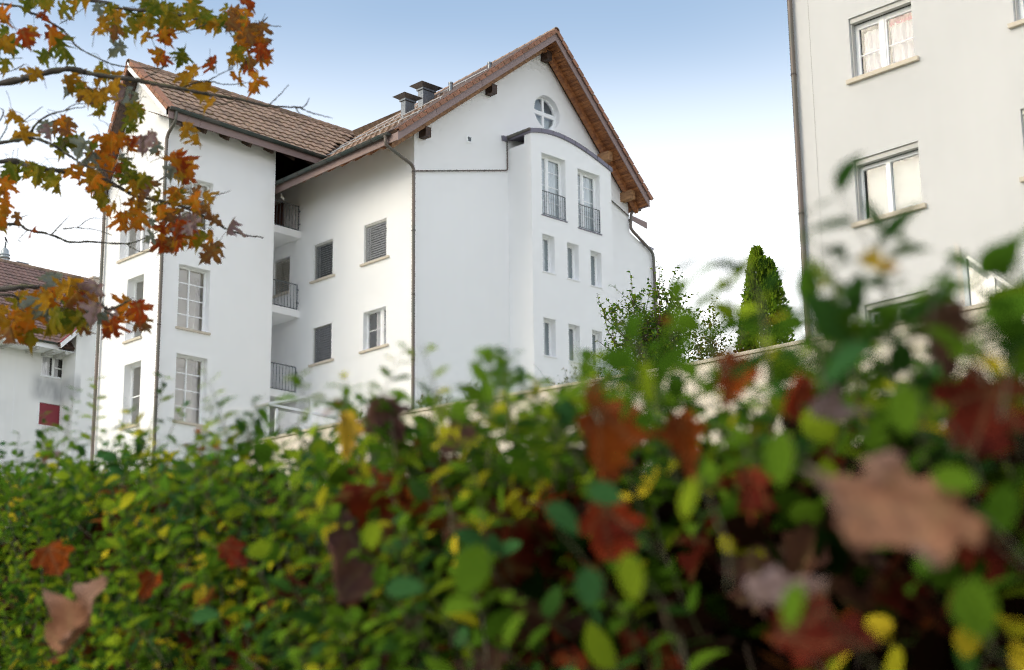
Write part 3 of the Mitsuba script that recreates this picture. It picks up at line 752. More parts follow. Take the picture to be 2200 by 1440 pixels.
# rain pipes
R0 = 0.052
put(H, 'downpipe', tube(bend([(-1.40, -0.30, 19.60), (-1.40, -0.30, 19.30), (-0.16, -0.16, 18.98), (-0.16, -0.16, 18.6), (-0.16, -0.16, BASE)], 0.2), R0, 12), 'pipe_copper', smooth=40)
put(H, 'pipe_outlet', tube([(-1.40, -0.30, 19.66), (-1.40, -0.30, 19.48)], [0.085, 0.05], 12), 'pipe_copper', smooth=40)
for z in (18.77, 16.9, 14.9, 12.9):
    put(H, 'pipe_clamp', tube([(-0.16, -0.16, z), (-0.16, -0.16, z + 0.03)], R0 + 0.008, 12), 'dark_paint')
put(H, 'downpipe', tube(bend([(10.25, -0.10, 20.00), (9.80, -0.09, 19.84), (9.72, -0.09, 19.2), (10.86, -0.09, 18.58), (10.90, -0.09, 18.0), (10.90, -0.09, BASE)], 0.16), R0, 12), 'pipe_copper', smooth=40)
put(H, 'downpipe', tube(bend([(-5.70, 4.40, 20.60), (-5.70, 4.40, 20.28), (-5.66, 4.92, 19.95), (-5.66, 4.92, 19.4), (-5.66, 4.92, BASE)], 0.2), R0, 12), 'pipe_copper', smooth=40)
for z in (19.2, 16.6, 14.0, 11.8):
    put(H, 'pipe_clamp', tube([(-5.66, 4.92, z), (-5.66, 4.92, z + 0.03)], R0 + 0.008, 12), 'dark_paint')
put(H, 'downpipe', tube([(-5.65, 8.30, 19.3), (-5.65, 8.30, BASE)], R0, 12), 'pipe_copper', smooth=40)
put(H, 'wall_pipe', tube(bend([(-0.10, -0.05, 18.86), (3.93, -0.05, 19.88), (3.93, -0.05, 20.96), (3.93, -1.02, 21.00)], 0.08), 0.022, 8), 'pipe_copper', smooth=40)
put(H, 'wall_pipe', tube([(7.7, -0.05, 20.5), (9.70, -0.05, 19.66)], 0.022, 8), 'pipe_copper', smooth=40)
for u in (0.45, 1.7, 2.9):
    z = 18.86 + (u + 0.1) * 1.02 / 4.03
    put(H, 'pipe_clamp', tube([(u, -0.05, z), (u + 0.02, -0.05, z + 0.006)], 0.032, 8), 'dark_paint')
put(H, 'roof_corner_piece', bx(3.72, 3.96, -0.06, -0.0, 20.86, 21.02), 'cap_metal')
VT = put(H, 'wall_vent', G.box(2.16, 2.40, 0, 0.03, 20.40, 20.64), 'white_plastic')
put(VT, 'grille', G.box(2.22, 2.36, 0.03, 0.034, 20.45, 20.59), 'rail_metal')

# glazed entrance porch in front of the stair wing
P = fresh_part(H, 'porch')
pz = 8.0
for i, (x, y) in enumerate(((-5.35, -0.5), (-4.2, -0.5), (-3.27, -0.5))):
    put(P, 'post', bx(x - 0.03, x + 0.03, y - 0.03, y + 0.03, pz, 10.62 if i == 0 else 11.08), 'aluminium')
put(P, 'top_bar', slab((-5.62, -0.47, 10.66), (-3.24, -0.47, 10.62), (-3.24, -0.53, 10.62), (-5.62, -0.53, 10.66), 0.07), 'aluminium')
put(P, 'rail', bx(-4.2, -3.3, -0.53, -0.47, 11.02, 11.06), 'aluminium')
put(P, 'roof_edge', slab((-5.66, -0.55, 10.74), (-4.40, -0.55, 11.12), (-4.40, 0.1, 11.12), (-5.66, 0.1, 10.74), 0.07), 'aluminium')
put(P, 'glass_roof', slab((-4.36, -0.52, 11.07), (-3.24, -0.52, 11.46), (-3.24, 0.8, 11.46), (-4.36, 0.8, 11.07), 0.01), 'glass')
put(P, 'glass_pane', bx(-4.17, -3.3, -0.502, -0.498, pz, 11.02), 'glass')
put(P, 'glass_pane', bx(-5.32, -4.23, -0.502, -0.498, pz, 10.58), 'glass')

rc = single('red_crate', cat([bx(-1.40, -1.08, 6.2, 6.6, 18.33, 18.86), bx(-1.43, -1.05, 6.17, 6.63, 18.86, 18.90)]), 'red_paint', 'bright red crate standing behind the railing of the topmost balcony', 'crate')

# potted plant inside the lowest right light of the bay
PP = thing('potted_plant', 'small green potted plant on the inner sill of the lowest right bay window', 'plant')
put(PP, 'pot', tube([(6.80, -0.72, 13.76), (6.80, -0.72, 13.86)], [0.045, 0.06], 12), 'tile_verge', smooth=30)


# ------------------------------------------------------------------ the block on the right
B = thing('apartment_block', 'cream rendered apartment block with stone sills, cut off by the right edge', 'building')
FB = Face('U', -8.6)
wh = [(-23.03, -21.71, 12.61, 13.79), (-22.96, -21.63, 9.93, 11.09), (-22.94, -21.66, 7.22, 8.42), (-26.3, -24.97, 12.60, 13.79), (-26.3, -24.93, 9.90, 11.08)]
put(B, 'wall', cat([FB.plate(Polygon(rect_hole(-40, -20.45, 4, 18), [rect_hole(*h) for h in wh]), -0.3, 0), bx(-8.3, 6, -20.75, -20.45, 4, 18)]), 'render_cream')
put(B, 'wall_joint', bx(-8.606, -8.602, -20.86, -20.852, 4, 18), 'grey_plastic')
for i, h in enumerate(wh):
    w = window(B, FB, h[0], h[1], h[2], h[3], deep=0.16, fr=0.06, cols=(0.545,) , rows=(0.44,) if i in (0, 3) else (), head=0.10, mull=0.045, bar=0.02, sill=(0.07, 0.08, 0.09), sash=(i in (0, 3)),
               curtains=[(0.06, 0.46, 'curtain_lilac', 0.14), (0.60, 0.90, 'curtain_lilac', 0.12)] if i in (0, 3) else [])
    put(w, 'blind_box', FB.box(h[0] + 0.01, h[1] - 0.01, -0.13, -0.035, h[3] - 0.095, h[3] - 0.004), 'grey_plastic')
    put(w, 'guide_rail', FB.box(h[0] + 0.003, h[0] + 0.03, -0.13, -0.05, h[2], h[3] - 0.1), 'grey_plastic')
    put(w, 'guide_rail', FB.box(h[1] - 0.03, h[1] - 0.003, -0.13, -0.05, h[2], h[3] - 0.1), 'grey_plastic')
    if i == 0:
        put(w, 'valance', curtain_mesh(FB, h[0] + 0.05, h[0] + 0.62, -0.245, h[3] - 0.32, h[3] - 0.14, 6), 'curtain_red')
    if i in (1, 4):
        put(w, 'roller_blind', FB.box(h[0] + 0.03, h[1] - 0.07, -0.33, -0.32, h[2] - 0.05, h[3] + 0.05), 'blind_grey')
put(B, 'downpipe', tube([(-8.68, -20.50, 17.5), (-8.68, -20.50, 4)], 0.048, 12), 'pipe_copper', smooth=40)
for z in (15.2, 13.05, 10.35, 7.6):
    put(B, 'pipe_clamp', tube([(-8.68, -20.50, z), (-8.68, -20.50, z + 0.03)], 0.056, 12), 'dark_paint')


# ------------------------------------------------------------------ the neighbour's house, far left
N = thing('neighbour_house', 'older grey white house with brown tiled roof and red shutter, far left', 'house')
FN, FG = Face('V', 42.0), Face('V', 40.7)
nw = [(11.36, 12.78, 21.98, 23.07), (11.37, 12.89, 19.40, 20.56)]
put(N, 'wall', cat([FN.plate(Polygon(rect_hole(3, 12.93, 12, 23.75), [rect_hole(*h) for h in nw]), -0.3, 0)]), 'render_grey')
put(N, 'wing_wall', cat([FG.plate(Polygon([(12.55, 12), (20, 12), (20, 27.0), (15.9, 27.0), (12.55, 24.02)]), -0.3, 0), bx(12.55, 12.85, 41.0, 42.0, 12, 24.0)]), 'render_grey')
put(N, 'wall_joint', FN.box(9.9, 9.93, 0, 0.006, 12, 23.4), 'fascia_white')
w = window(N, FN, *nw[0], deep=0.06, fr=0.07, cols=(0.5,), rows=(), mull=0.06, sill=(0.05, 0.06, 0.04), sill_mat='fascia_white', curtains=[(0.04, 0.40, 'curtain', 0.0), (0.56, 0.75, 'curtain', 0.0)], sash=False)
put(w, 'glazing_bar', FN.box(12.12, 12.72, -0.105, -0.07, 22.47, 22.53), 'white_plastic')
w = window(N, FN, *nw[1], deep=0.16, fr=0.05, cols=(0.5,), sill=(0.05, 0.06, 0.03), sill_mat='fascia_white', sash=False)
blind(w, FN, nw[1][0] + 0.04, nw[1][1] - 0.04, nw[1][2] + 0.02, nw[1][3] - 0.02, 18, 'slat_red', out=-0.05, tilt=62, depth=0.075, rails='fascia_white')
NEZ, NRZ, NRV = 23.42, 29.05, 46.4
NY = unit([0, NRV - 40.75, NRZ - NEZ]); NZ = np.cross(WX, NY)
NR = put(N, 'roof', cat([slab((2, 40.8, NEZ - 0.06), (24, 40.8, NEZ - 0.06), (24, NRV, NRZ - 0.06), (2, NRV, NRZ - 0.06), 0.15), slab((2, NRV, NRZ - 0.06), (24, NRV, NRZ - 0.06), (24, 52, NEZ - 0.06), (2, 52, NEZ - 0.06), 0.15)]), 'wood_dark')
ntile = tile_shape(0.30, 0.345, n=7, wave=0.035)
nts = mikit.ply(ntile, 'tile_brown', smooth=50)
cand, rest = [], []
nslope = math.hypot(NRV - 40.75, NRZ - NEZ)
for j in range(int(nslope / 0.345)):
    for i in range(60):
        o = np.array([4.0 + i * 0.30, 40.75, NEZ]) + NY * (j * 0.345)
        if o[0] > 11.75 + max(0, (o[2] - 23.42) * 1.02) + 0.2:
            continue                                          # the wing roof starts there
        px = pixel(o)
        M = frame4(o, unit(WX + NZ * rng.normal(0, 0.01)), NY, NZ)
        (cand if -5 < px[0] < 215 and px[1] > 540 else rest).append((px[2], M))
cand.sort(key=lambda c: c[0])
for _, M in cand[:300]:
    share(NR, 'tile', nts, M)
k = put(NR, 'upper_tile', cat([moved(ntile, M) for _, M in cand[300:] + rest]), 'tile_brown', smooth=50)
labels[k] = {'kind': 'stuff', 'label': 'brown roof tiles further up and beyond the frame'}
nrt = mikit.ply(ridge_tile(0.42, 0.13), 'tile_clay', smooth=40)
for i in range(45):
    share(NR, 'ridge_tile', nrt, frame4((5 + i * 0.40, NRV, NRZ + 0.0), WX, np.array([0, 1.0, 0]), np.array([0, 0, 1.0])))
# cross wing: verge rising to the right
NW = put(N, 'wing_roof', cat([slab((11.45, 40.3, 23.36), (11.45, 47, 23.36), (16.2, 47, 28.0), (16.2, 40.3, 28.0), -0.14), slab((16.2, 40.3, 28.0), (16.2, 47, 28.0), (21, 47, 23.4), (21, 40.3, 23.4), -0.14)]), 'tile_brown')
NXs = np.array([0, -1.0, 0]); NYs = unit([4.75, 0, 4.64]); NZs = np.cross(NXs, NYs)
k = put(NW, 'tile', cat([moved(ntile, frame4(np.array([11.42, 40.62 + i * 0.3, 23.38]) + NYs * j * 0.345, NXs, NYs, NZs)) for j in range(19) for i in range(20)]), 'tile_brown', smooth=50)
labels[k] = {'kind': 'stuff', 'label': 'brown tiles of the cross wing roof'}
put(NW, 'verge_trim', slab((11.42, 40.26, 23.46), (11.42, 40.26, 23.38), (16.2, 40.26, 28.02), (16.2, 40.26, 28.10), 0.12), 'slat_red')
put(NW, 'barge_board', slab((11.42, 40.28, 23.375), (11.46, 40.28, 23.10), (16.2, 40.28, 27.74), (16.2, 40.28, 28.015), 0.03), 'fascia_white')
put(NW, 'soffit', slab((11.5, 40.3, 23.16), (16.2, 40.3, 27.8), (16.2, 40.69, 27.8), (11.5, 40.69, 23.16), 0.02), 'grey_plastic')
put(N, 'eave_fascia', bx(3, 11.6, 40.74, 40.77, NEZ - 0.32, NEZ - 0.03), 'fascia_white')
put(N, 'gutter', gutter_mesh((11.45, 40.66, NEZ), (3, 40.66, NEZ), 0.08), 'gutter_green', smooth=30)
put(N, 'soffit', bx(3, 12.5, 40.78, 41.99, NEZ - 0.30, NEZ - 0.27), 'fascia_white')
for x in (9.0, 10.4, 11.3, 12.0):
    put(N, 'rafter', bx(x, x + 0.14, 40.8, 42.0, NEZ - 0.44, NEZ - 0.305), 'grey_plastic')
put(N, 'chimney', cat([bx(16.05, 16.42, 45.2, 45.6, 27.4, 28.85), bx(15.98, 16.49, 45.13, 45.67, 28.85, 28.95)]), 'sill_stone')
put(N, 'skylight', slab((15.5, 44.35, 27.08), (16.5, 44.35, 27.08), (16.5, 44.8, 27.55), (15.5, 44.8, 27.55), 0.08), 'fascia_white')
put(N, 'roof_box', cat([bx(12.15, 12.75, NRV + 0.2, NRV + 0.6, NRZ - 0.3, NRZ + 0.22), bx(12.1, 12.8, NRV + 0.15, NRV + 0.65, NRZ + 0.22, NRZ + 0.27)]), 'chimney_metal')
cw = fresh_part(N, 'chimney_cowl')
cx, cyy = 11.40, NRV + 0.3
prof = [(0.0, 0.0), (0.235, 0.0), (0.235, 0.52), (0.30, 0.56), (0.32, 0.60), (0.24, 0.66), (0.24, 0.72), (0.30, 0.76), (0.27, 0.80), (0.22, 0.86), (0.21, 1.02), (0.15, 1.12), (0.06, 1.17), (0.0, 1.18)]
m = trimesh.creation.revolve(np.array(prof), sections=24)
m.apply_translation((cx, cyy, NRZ - 0.28))
scene[cw + '__body'] = mikit.ply(m, 'galvanised', smooth=40)
scene[cw + '__spike'] = mikit.ply(tube([(cx, cyy, NRZ + 0.85), (cx + 0.02, cyy, NRZ + 1.24)], [0.06, 0.045], 10), 'rail_metal')


def blob(chain, refine=0.02):
    """One smooth body from spheres joined by hulls."""
    import manifold3d as mf
    parts = []
    for (a, ra), (b, rb) in chain:
        s = [mf.Manifold.sphere(r, 16).translate(list(map(float, c))) for c, r in ((a, ra), (b, rb))]
        parts.append(mf.Manifold.batch_hull(s))
    o = mf.Manifold.batch_boolean(parts, mf.OpType.Add).refine_to_length(refine).to_mesh()
    t = trimesh.Trimesh(np.array(o.vert_properties[:, :3]), np.array(o.tri_verts))
    return trimesh.smoothing.filter_taubin(t, iterations=8)


b0 = np.array([cx + 0.02, cyy, NRZ + 1.27])
bird = blob([((b0 + [0.00, 0, 0.10], 0.060), (b0 + [-0.04, 0, 0.17], 0.045)), ((b0 + [-0.04, 0, 0.17], 0.045), (b0 + [-0.045, 0, 0.225], 0.038)), ((b0 + [-0.05, 0, 0.222], 0.02), (b0 + [-0.105, 0, 0.21], 0.006)),
             ((b0 + [0.00, 0, 0.10], 0.058), (b0 + [0.09, 0, 0.0], 0.024)), ((b0 + [0.09, 0, 0.0], 0.024), (b0 + [0.17, 0, -0.10], 0.014)), ((b0 + [0.0, 0.015, 0.06], 0.012), (b0 + [0.0, 0.015, -0.03], 0.008))])
single('bird', bird, 'feathers', 'small dark bird perched on top of the chimney cowl of the older house', 'bird', smooth=True)


# ------------------------------------------------------------------ the garden wall, railing and panel
wallp = [(-33, 5.86), (-28.2, 5.88), (-23, 6.02), (-20, 6.18), (-15.5, 6.42), (-12.6, 6.5)]
GW = thing('garden_wall', 'long cream concrete retaining wall crossing behind the hedge below the shrubs', 'wall')
put(GW, 'face', prism(Polygon(wallp + [(-12.6, 1.0), (-33, 1.0)]), 'x', -15.0, -14.86), 'concrete_cream')
capw = [(y, z + 0.004) for y, z in wallp] + [(y, z + 0.05) for y, z in wallp[::-1]]
put(GW, 'coping', prism(Polygon(capw), 'x', -15.03, -14.80), 'sill_stone')

SR = thing('steel_railing', 'galvanised steel handrail frame with posts above the garden wall at the right edge', 'railing')
qa, qb, qc, qd = (-14.0, -26.90, 6.90), (-14.0, -27.25, 6.62), (-14.0, -27.60, 6.28), (-14.0, -27.63, 6.2)
put(SR, 'post', cat([bx(-14.03, -13.97, -26.93, -26.865, 5.75, 6.90)]), 'galvanised')
put(SR, 'post', bx(-14.02, -13.98, -27.31, -27.22, 5.75, 6.60), 'aluminium')
put(SR, 'post', bx(-14.02, -13.98, -27.66, -27.60, 5.75, 6.24), 'aluminium')
put(SR, 'handrail', slab((-14.03, -26.93, 6.905), (-13.97, -26.93, 6.905), (-13.97, -27.66, 6.245), (-14.03, -27.66, 6.245), 0.045), 'aluminium')
put(SR, 'pane', slab((-14.0, -26.94, 6.80), (-14.0, -27.60, 6.2), (-14.0, -27.60, 5.9), (-14.0, -26.94, 5.9), 0.008), 'glass')
PNL = thing('privacy_panel', 'narrow pale upright board with notched edge beside the steel railing', 'panel')
zz = np.arange(6.84, 7.04, 0.04)
edge = [(-26.865, 5.9), (-26.865, 6.84)] + sum([[(-26.845, z), (-26.845, z + 0.02), (-26.835, z + 0.02), (-26.835, z + 0.04)] for z in zz], []) + [(-26.84, 7.09), (-26.765, 7.17), (-26.79, 5.9)]
scene[PNL] = mikit.ply(prism(Polygon(edge).buffer(0), 'x', -14.02, -13.99), 'board_pale')


# ------------------------------------------------------------------ leaves
def leaf_grid(pts_half, tip, fold, curl, wav, seed, nlen=7, nwid=3):
    """An oval leaf: x across, y along, length 1. pts_half(t) = half width."""
    t = np.linspace(0, 1, nlen)
    r = np.random.default_rng(seed)
    v = []
    for tt in t:
        hw = pts_half(tt)
        for s in np.linspace(-1, 1, 2 * nwid - 1):
            x = s * hw
            z = fold * abs(x) - curl * tt * tt + wav * math.sin(tt * 9 + seed + s) * abs(s)
            v.append((x, tt, z))
    v = np.array(v)
    w = 2 * nwid - 1
    f = []
    for i in range(nlen - 1):
        for j in range(w - 1):
            a = i * w + j
            f += [(a, a + 1, a + w + 1), (a, a + w + 1, a + w)]
    return v, np.array(f)


def oval(t):
    return 0.31 * (math.sin(PI * min(1, t ** 0.85)) ** 0.72 if 0 < t < 1 else 0) + 0.004


OVALS = [leaf_grid(oval, 0, f, c, w, s) for s, (f, c, w) in enumerate([(0.22, 0.15, 0.01), (0.38, 0.30, 0.015), (0.12, 0.05, 0.02), (0.5, 0.42, 0.01)])]
SMALL = [leaf_grid(oval, 0, f, c, 0.01, s, 4, 2) for s, (f, c) in enumerate([(0.4, 0.2), (0.3, 0.05)])]
MAPLE_HALF = [(0, 0.0), (0.06, -0.03), (0.17, -0.10), (0.22, -0.04), (0.42, -0.06), (0.34, 0.05), (0.33, 0.13), (0.24, 0.17), (0.40, 0.20), (0.50, 0.17), (0.57, 0.25), (0.78, 0.33), (0.66, 0.39), (0.63, 0.50), (0.50, 0.45), (0.36, 0.43), (0.19, 0.40),
              (0.24, 0.56), (0.33, 0.58), (0.42, 0.70), (0.27, 0.72), (0.22, 0.83), (0.11, 0.82), (0.0, 1.10)]


def maple_mesh(seed, fold, droop, roll):
    r = np.random.default_rng(seed)
    half = np.array(MAPLE_HALF)
    jit = r.normal(0, 0.018, half.shape)
    jit[[0, -1]] = 0
    h1 = half + jit
    h2 = (half + r.normal(0, 0.018, half.shape)) * [-1, 1]
    h2[[0, -1]] = h1[[0, -1]]
    poly = Polygon(np.vstack([h1, h2[-2:0:-1]])).buffer(0)
    v, f = trimesh.creation.triangulate_polygon(poly, engine='earcut')
    v, f = trimesh.remesh.subdivide_to_size(np.c_[v, np.zeros(len(v))], f, 0.16)
    m = trimesh.Trimesh(v, f, process=True)
    v = np.array(m.vertices)
    x, y = v[:, 0], v[:, 1]
    rr = np.hypot(x, y - 0.1)
    ang = np.arctan2(x, y - 0.05)
    z = fold * np.abs(x) + 0.05 * np.cos(ang * 5.0) * rr - droop * rr ** 2 + 0.03 * np.sin(7 * x + seed) + roll * x
    a = -droop * np.clip(y - 0.3, 0, 2)
    v = np.stack([x * (1 - 0.25 * abs(fold)), y, z], 1)
    vein = np.minimum.reduce([np.abs(np.sin(ang - b)) * rr + (np.cos(ang - b) < 0) * 9 for b in (0, 1.05, -1.05, 2.0, -2.0)])
    return v, np.array(m.faces), vein, rr


MAPLES = [maple_mesh(s, f, d, r) for s, (f, d, r) in enumerate([(0.35, 0.35, 0.0), (-0.4, 0.5, 0.1), (0.8, 0.4, -0.1), (-0.7, 0.25, 0.2), (0.2, 0.8, -0.2), (0.9, 0.6, 0.15), (1.1, 0.3, 0.1), (0.5, 0.9, -0.1)])]


def maple_colors(i, main, second, edge, seed):
    v, f, vein, rr = MAPLES[i]
    n = meshkit.fbm(np.c_[v[:, :2] * 4.5, np.full(len(v), seed)], 3, seed)
    k = np.clip((n - 0.42) * 5, 0, 1)[:, None]
    c = np.array(main) * (1 - k) + np.array(second) * k
    e = np.clip((rr - 0.45) * 1.6 + (n[:] - 0.5) * 1.5, 0, 1)[:, None]
    c = c * (1 - e) + np.array(edge) * e
    ve = np.clip(1 - vein / 0.03, 0, 1)[:, None] * 0.45
    return c * (1 - ve) + np.array([0.35, 0.30, 0.10]) * ve * 0.8 + c * ve * 0.2


def rot_from(y, n):
    """Columns x, y, z: y along, z near n."""
    y = unit(y)
    x = np.cross(y, n)
    x = unit(x) if np.linalg.norm(x) > 1e-6 else unit(np.cross(y, [0.3, 0.5, 0.8]))
    return np.stack([x, y, np.cross(x, y)], 1)


def many(shapes, mats, picks, colors):
    """One mesh of many leaves. mats (n, 4, 4); picks: which shape; colors (n, 3)."""
    V, F, C, k = [], [], [], 0
    for s in range(len(shapes)):
        idx = np.nonzero(picks == s)[0]
        if not len(idx):
            continue
        v, f = shapes[s][:2]
        vv = np.einsum('nij,kj->nki', mats[idx, :3, :3], v) + mats[idx, None, :3, 3]
        V.append(vv.reshape(-1, 3))
        F.append((f[None] + (np.arange(len(idx)) * len(v))[:, None, None]).reshape(-1, 3) + k)
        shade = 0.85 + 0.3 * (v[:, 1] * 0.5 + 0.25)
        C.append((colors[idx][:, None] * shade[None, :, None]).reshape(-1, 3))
        k += len(idx) * len(v)
    return (np.vstack(V), np.vstack(F)), np.vstack(C)


def mat4(R, o, s):
    M = np.eye(4)
    M[:3, :3] = R * s
    M[:3, 3] = o
    return M


# ------------------------------------------------------------------ shrubs and conifer above the garden wall
def shoot_points(p, d, length, n, rng, gravity=0.0, wander=0.12):
    out = [np.array(p, float)]
    d = unit(d)
    for _ in range(n):
        d = unit(d + rng.normal(0, wander, 3) + [0, 0, gravity])
        out.append(out[-1] + d * length / n)
    return np.array(out)


GREENS = np.array([(0.070, 0.15, 0.014), (0.11, 0.20, 0.018), (0.05, 0.11, 0.02), (0.17, 0.25, 0.02), (0.08, 0.16, 0.04), (0.13, 0.17, 0.014)])


def shrub(name, label, base, stems, height, spread, leaf, nleaf, seed, lean=(0, 0, 0), palette=GREENS, twig_r=0.006, side=6, dens=1.0, floor=None):
    r = np.random.default_rng(seed)
    k = thing(name, label, 'shrub' if name != 'small_plant' else 'plant')
    base = np.array(base, float)
    mats, cols, tubes = [], [], []
    for s in range(stems):
        a = r.uniform(0, 2 * PI)
        d = np.array([math.cos(a) * spread * r.uniform(0.3, 1), math.sin(a) * spread * r.uniform(0.3, 1), 1.0]) + np.array(lean)
        L = height * r.uniform(0.55, 1.0) / max(0.6, unit(d)[2])
        line = shoot_points(base + r.normal(0, 0.06, 3) * [1, 1, 0], d, L, 9, r, 0.02)
        tubes.append(tube(line, np.linspace(twig_r * 1.6, twig_r * 0.4, len(line)), 5))
        shoots = [line[4:]]
        for b in range(side):
            i = r.integers(2, 9)
            dd = unit(d) * 0.5 + r.normal(0, 0.75, 3) + [0, 0, 0.2]
            sl = shoot_points(line[i], dd, height * r.uniform(0.15, 0.38), 6, r, 0.03)
            tubes.append(tube(sl, np.linspace(twig_r * 0.6, twig_r * 0.25, len(sl)), 4))
            shoots.append(sl)
        for sh in shoots:
            n = int(nleaf * dens)
            for q in np.linspace(0.1, 1, n):
                i = min(int(q * (len(sh) - 1)), len(sh) - 2)
                o = sh[i] + (sh[i + 1] - sh[i]) * (q * (len(sh) - 1) - i)
                ax = unit(sh[i + 1] - sh[i])
                out = unit(np.cross(ax, r.normal(0, 1, 3)))
                y = unit(out + ax * 0.5 + [0, 0, -0.15])
                mats.append(mat4(rot_from(y, np.array([0, 0, 1.0]) + r.normal(0, 0.4, 3)), o, leaf * r.uniform(0.6, 1.15) * (1.1 - 0.4 * q)))
                cols.append(palette[r.integers(len(palette))] * r.uniform(0.75, 1.3))
    put(k, 'stems', cat(tubes), 'twig')
    mats, cols = np.array(mats), np.array(cols)
    m, c = many(SMALL, mats, r.integers(0, 2, len(mats)), cols)
    kk = put(k, 'foliage', m, 'leaf', smooth=True, color=c)
    labels[kk] = {'kind': 'stuff', 'label': 'small green leaves of the shrub'}
    return k


OLIVE = np.array([(0.10, 0.13, 0.02), (0.16, 0.17, 0.03), (0.07, 0.10, 0.02), (0.22, 0.14, 0.03)])
shrub('leafy_shrub', 'bushy green shrub with upright leafy shoots above the garden wall', (-14.2, -21.68, 5.85), 40, 2.0, 0.31, 0.085, 15, 11, twig_r=0.010, side=8)
shrub('leafy_shrub', 'looser olive green shrub on the right of the bushy one, above the wall', (-13.9, -22.45, 5.8), 20, 1.35, 0.50, 0.070, 11, 12, palette=OLIVE, side=6)
shrub('thorny_shrub', 'thin nearly bare shrub with arching twigs above the garden wall, below the lowest bay windows', (-14.2, -20.10, 6.0), 18, 0.75, 1.2, 0.050, 4, 13, palette=OLIVE, twig_r=0.004, side=4)
shrub('small_plant', 'little leafy plant on the garden wall just right of the long rain pipe', (-14.5, -16.95, 6.36), 14, 0.42, 0.5, 0.034, 9, 14, palette=OLIVE, twig_r=0.003, side=4)
shrub('small_plant', 'two tufted fresh green plant on the garden wall under the plain gable wall', (-14.5, -18.1, 6.30), 18, 0.42, 0.9, 0.040, 9, 15, twig_r=0.003, side=4)
shrub('small_plant', 'little plant on the garden wall right of the glazed entrance porch', (-14.5, -14.9, 6.5), 12, 0.36, 0.6, 0.034, 9, 16, palette=OLIVE, twig_r=0.003, side=4)

r = np.random.default_rng(21)
TH = thing('conifer', 'slender bright green conifer standing left of the cream block', 'tree')
cb = np.array([-13.0, -22.86, 5.9])
mats, cols = [], []
for tipoff, hh, wd, n in (((-0.03, 0.05), 2.30, 0.46, 7000), ((0.03, -0.05), 2.10, 0.46, 6000)):
    for _ in range(n):
        f = r.uniform(0, 1) ** 0.8
        a_ = r.uniform(0, 2 * PI)
        rad = wd * (1 - f) ** 0.75 * (0.80 + 0.34 * meshkit.fbm(np.array([[a_ * 2.2, f * 7, 3.0 + tipoff[0]]]), 3, 5)[0] * 1.2) * r.uniform(0.5, 1.12) + 0.012
        a = a_
        o = cb + [tipoff[0] * (0.4 + f), tipoff[1] * (0.4 + f), f * hh] + np.array([math.cos(a) * rad, math.sin(a) * rad, 0])
        y = unit([math.cos(a) * 0.7, math.sin(a) * 0.7, 1.0] + r.normal(0, 0.35, 3))
        mats.append(mat4(rot_from(y, [math.sin(a * 3), math.cos(a * 2), 0.3]), o, r.uniform(0.05, 0.11)))
        base = np.array([(0.17, 0.29, 0.02), (0.12, 0.21, 0.016), (0.24, 0.34, 0.025), (0.06, 0.11, 0.015)][r.integers(4)])
        if f < 0.3 and r.uniform() < 0.35:
            base = np.array((0.10, 0.085, 0.02))
        cols.append(base * r.uniform(0.7, 1.25))
spray_v = np.array([(0, 0, 0), (-0.16, 0.45, 0.02), (-0.34, 0.62, 0), (-0.10, 0.66, 0.03), (0, 1.0, 0.0), (0.12, 0.64, 0.03), (0.36, 0.55, 0), (0.15, 0.40, 0.02)], float)
spray_f = np.array([(0, 1, 7), (1, 2, 3), (1, 3, 7), (3, 5, 7), (3, 4, 5), (7, 5, 6)])
m, c = many([(spray_v, spray_f)], np.array(mats), np.zeros(len(mats), int), np.array(cols))
k = put(TH, 'crown', m, 'leaf', color=c)
labels[k] = {'kind': 'stuff', 'label': 'flat scaly sprays of the conifer'}
put(TH, 'trunk', tube([cb, cb + [0, 0, 1.5]], [0.05, 0.01], 8), 'bark')
WS = thing('seedling', 'small hooked seedling with one drooping leafy head standing before the cream block', 'plant')
sp = smooth_line([at(1813, 732, 25.2), at(1812, 712, 25.2), at(1806, 698, 25.2), at(1797, 690, 25.2), at(1788, 693, 25.2)], 16)
put(WS, 'stem', tube(sp, np.linspace(0.010, 0.006, len(sp)), 6), 'twig')
mats = np.array([mat4(rot_from(unit(r.normal(0, 1, 3) + [0, 0, -0.6]), [0, 0, 1.0]), sp[-1] + r.normal(0, 0.045, 3), r.uniform(0.05, 0.08)) for _ in range(26)])
m, c = many(SMALL, mats, np.zeros(26, int), GREENS[r.integers(0, 6, 26)])
put(WS, 'leaves', m, 'leaf', color=c, smooth=True)
mats = np.array([mat4(rot_from(unit(r.normal(0, 1, 3) * [1, 1, 0.3] + [0, 0, 0.9]), [0, 0, 1.0]), np.array([6.80, -0.72, 13.86]) + r.normal(0, 0.02, 3), r.uniform(0.09, 0.16)) for _ in range(20)])
m, c = many(SMALL, mats, np.zeros(20, int), GREENS[r.integers(0, 6, 20)])
put(PP, 'leaves', m, 'leaf', color=c, smooth=True)

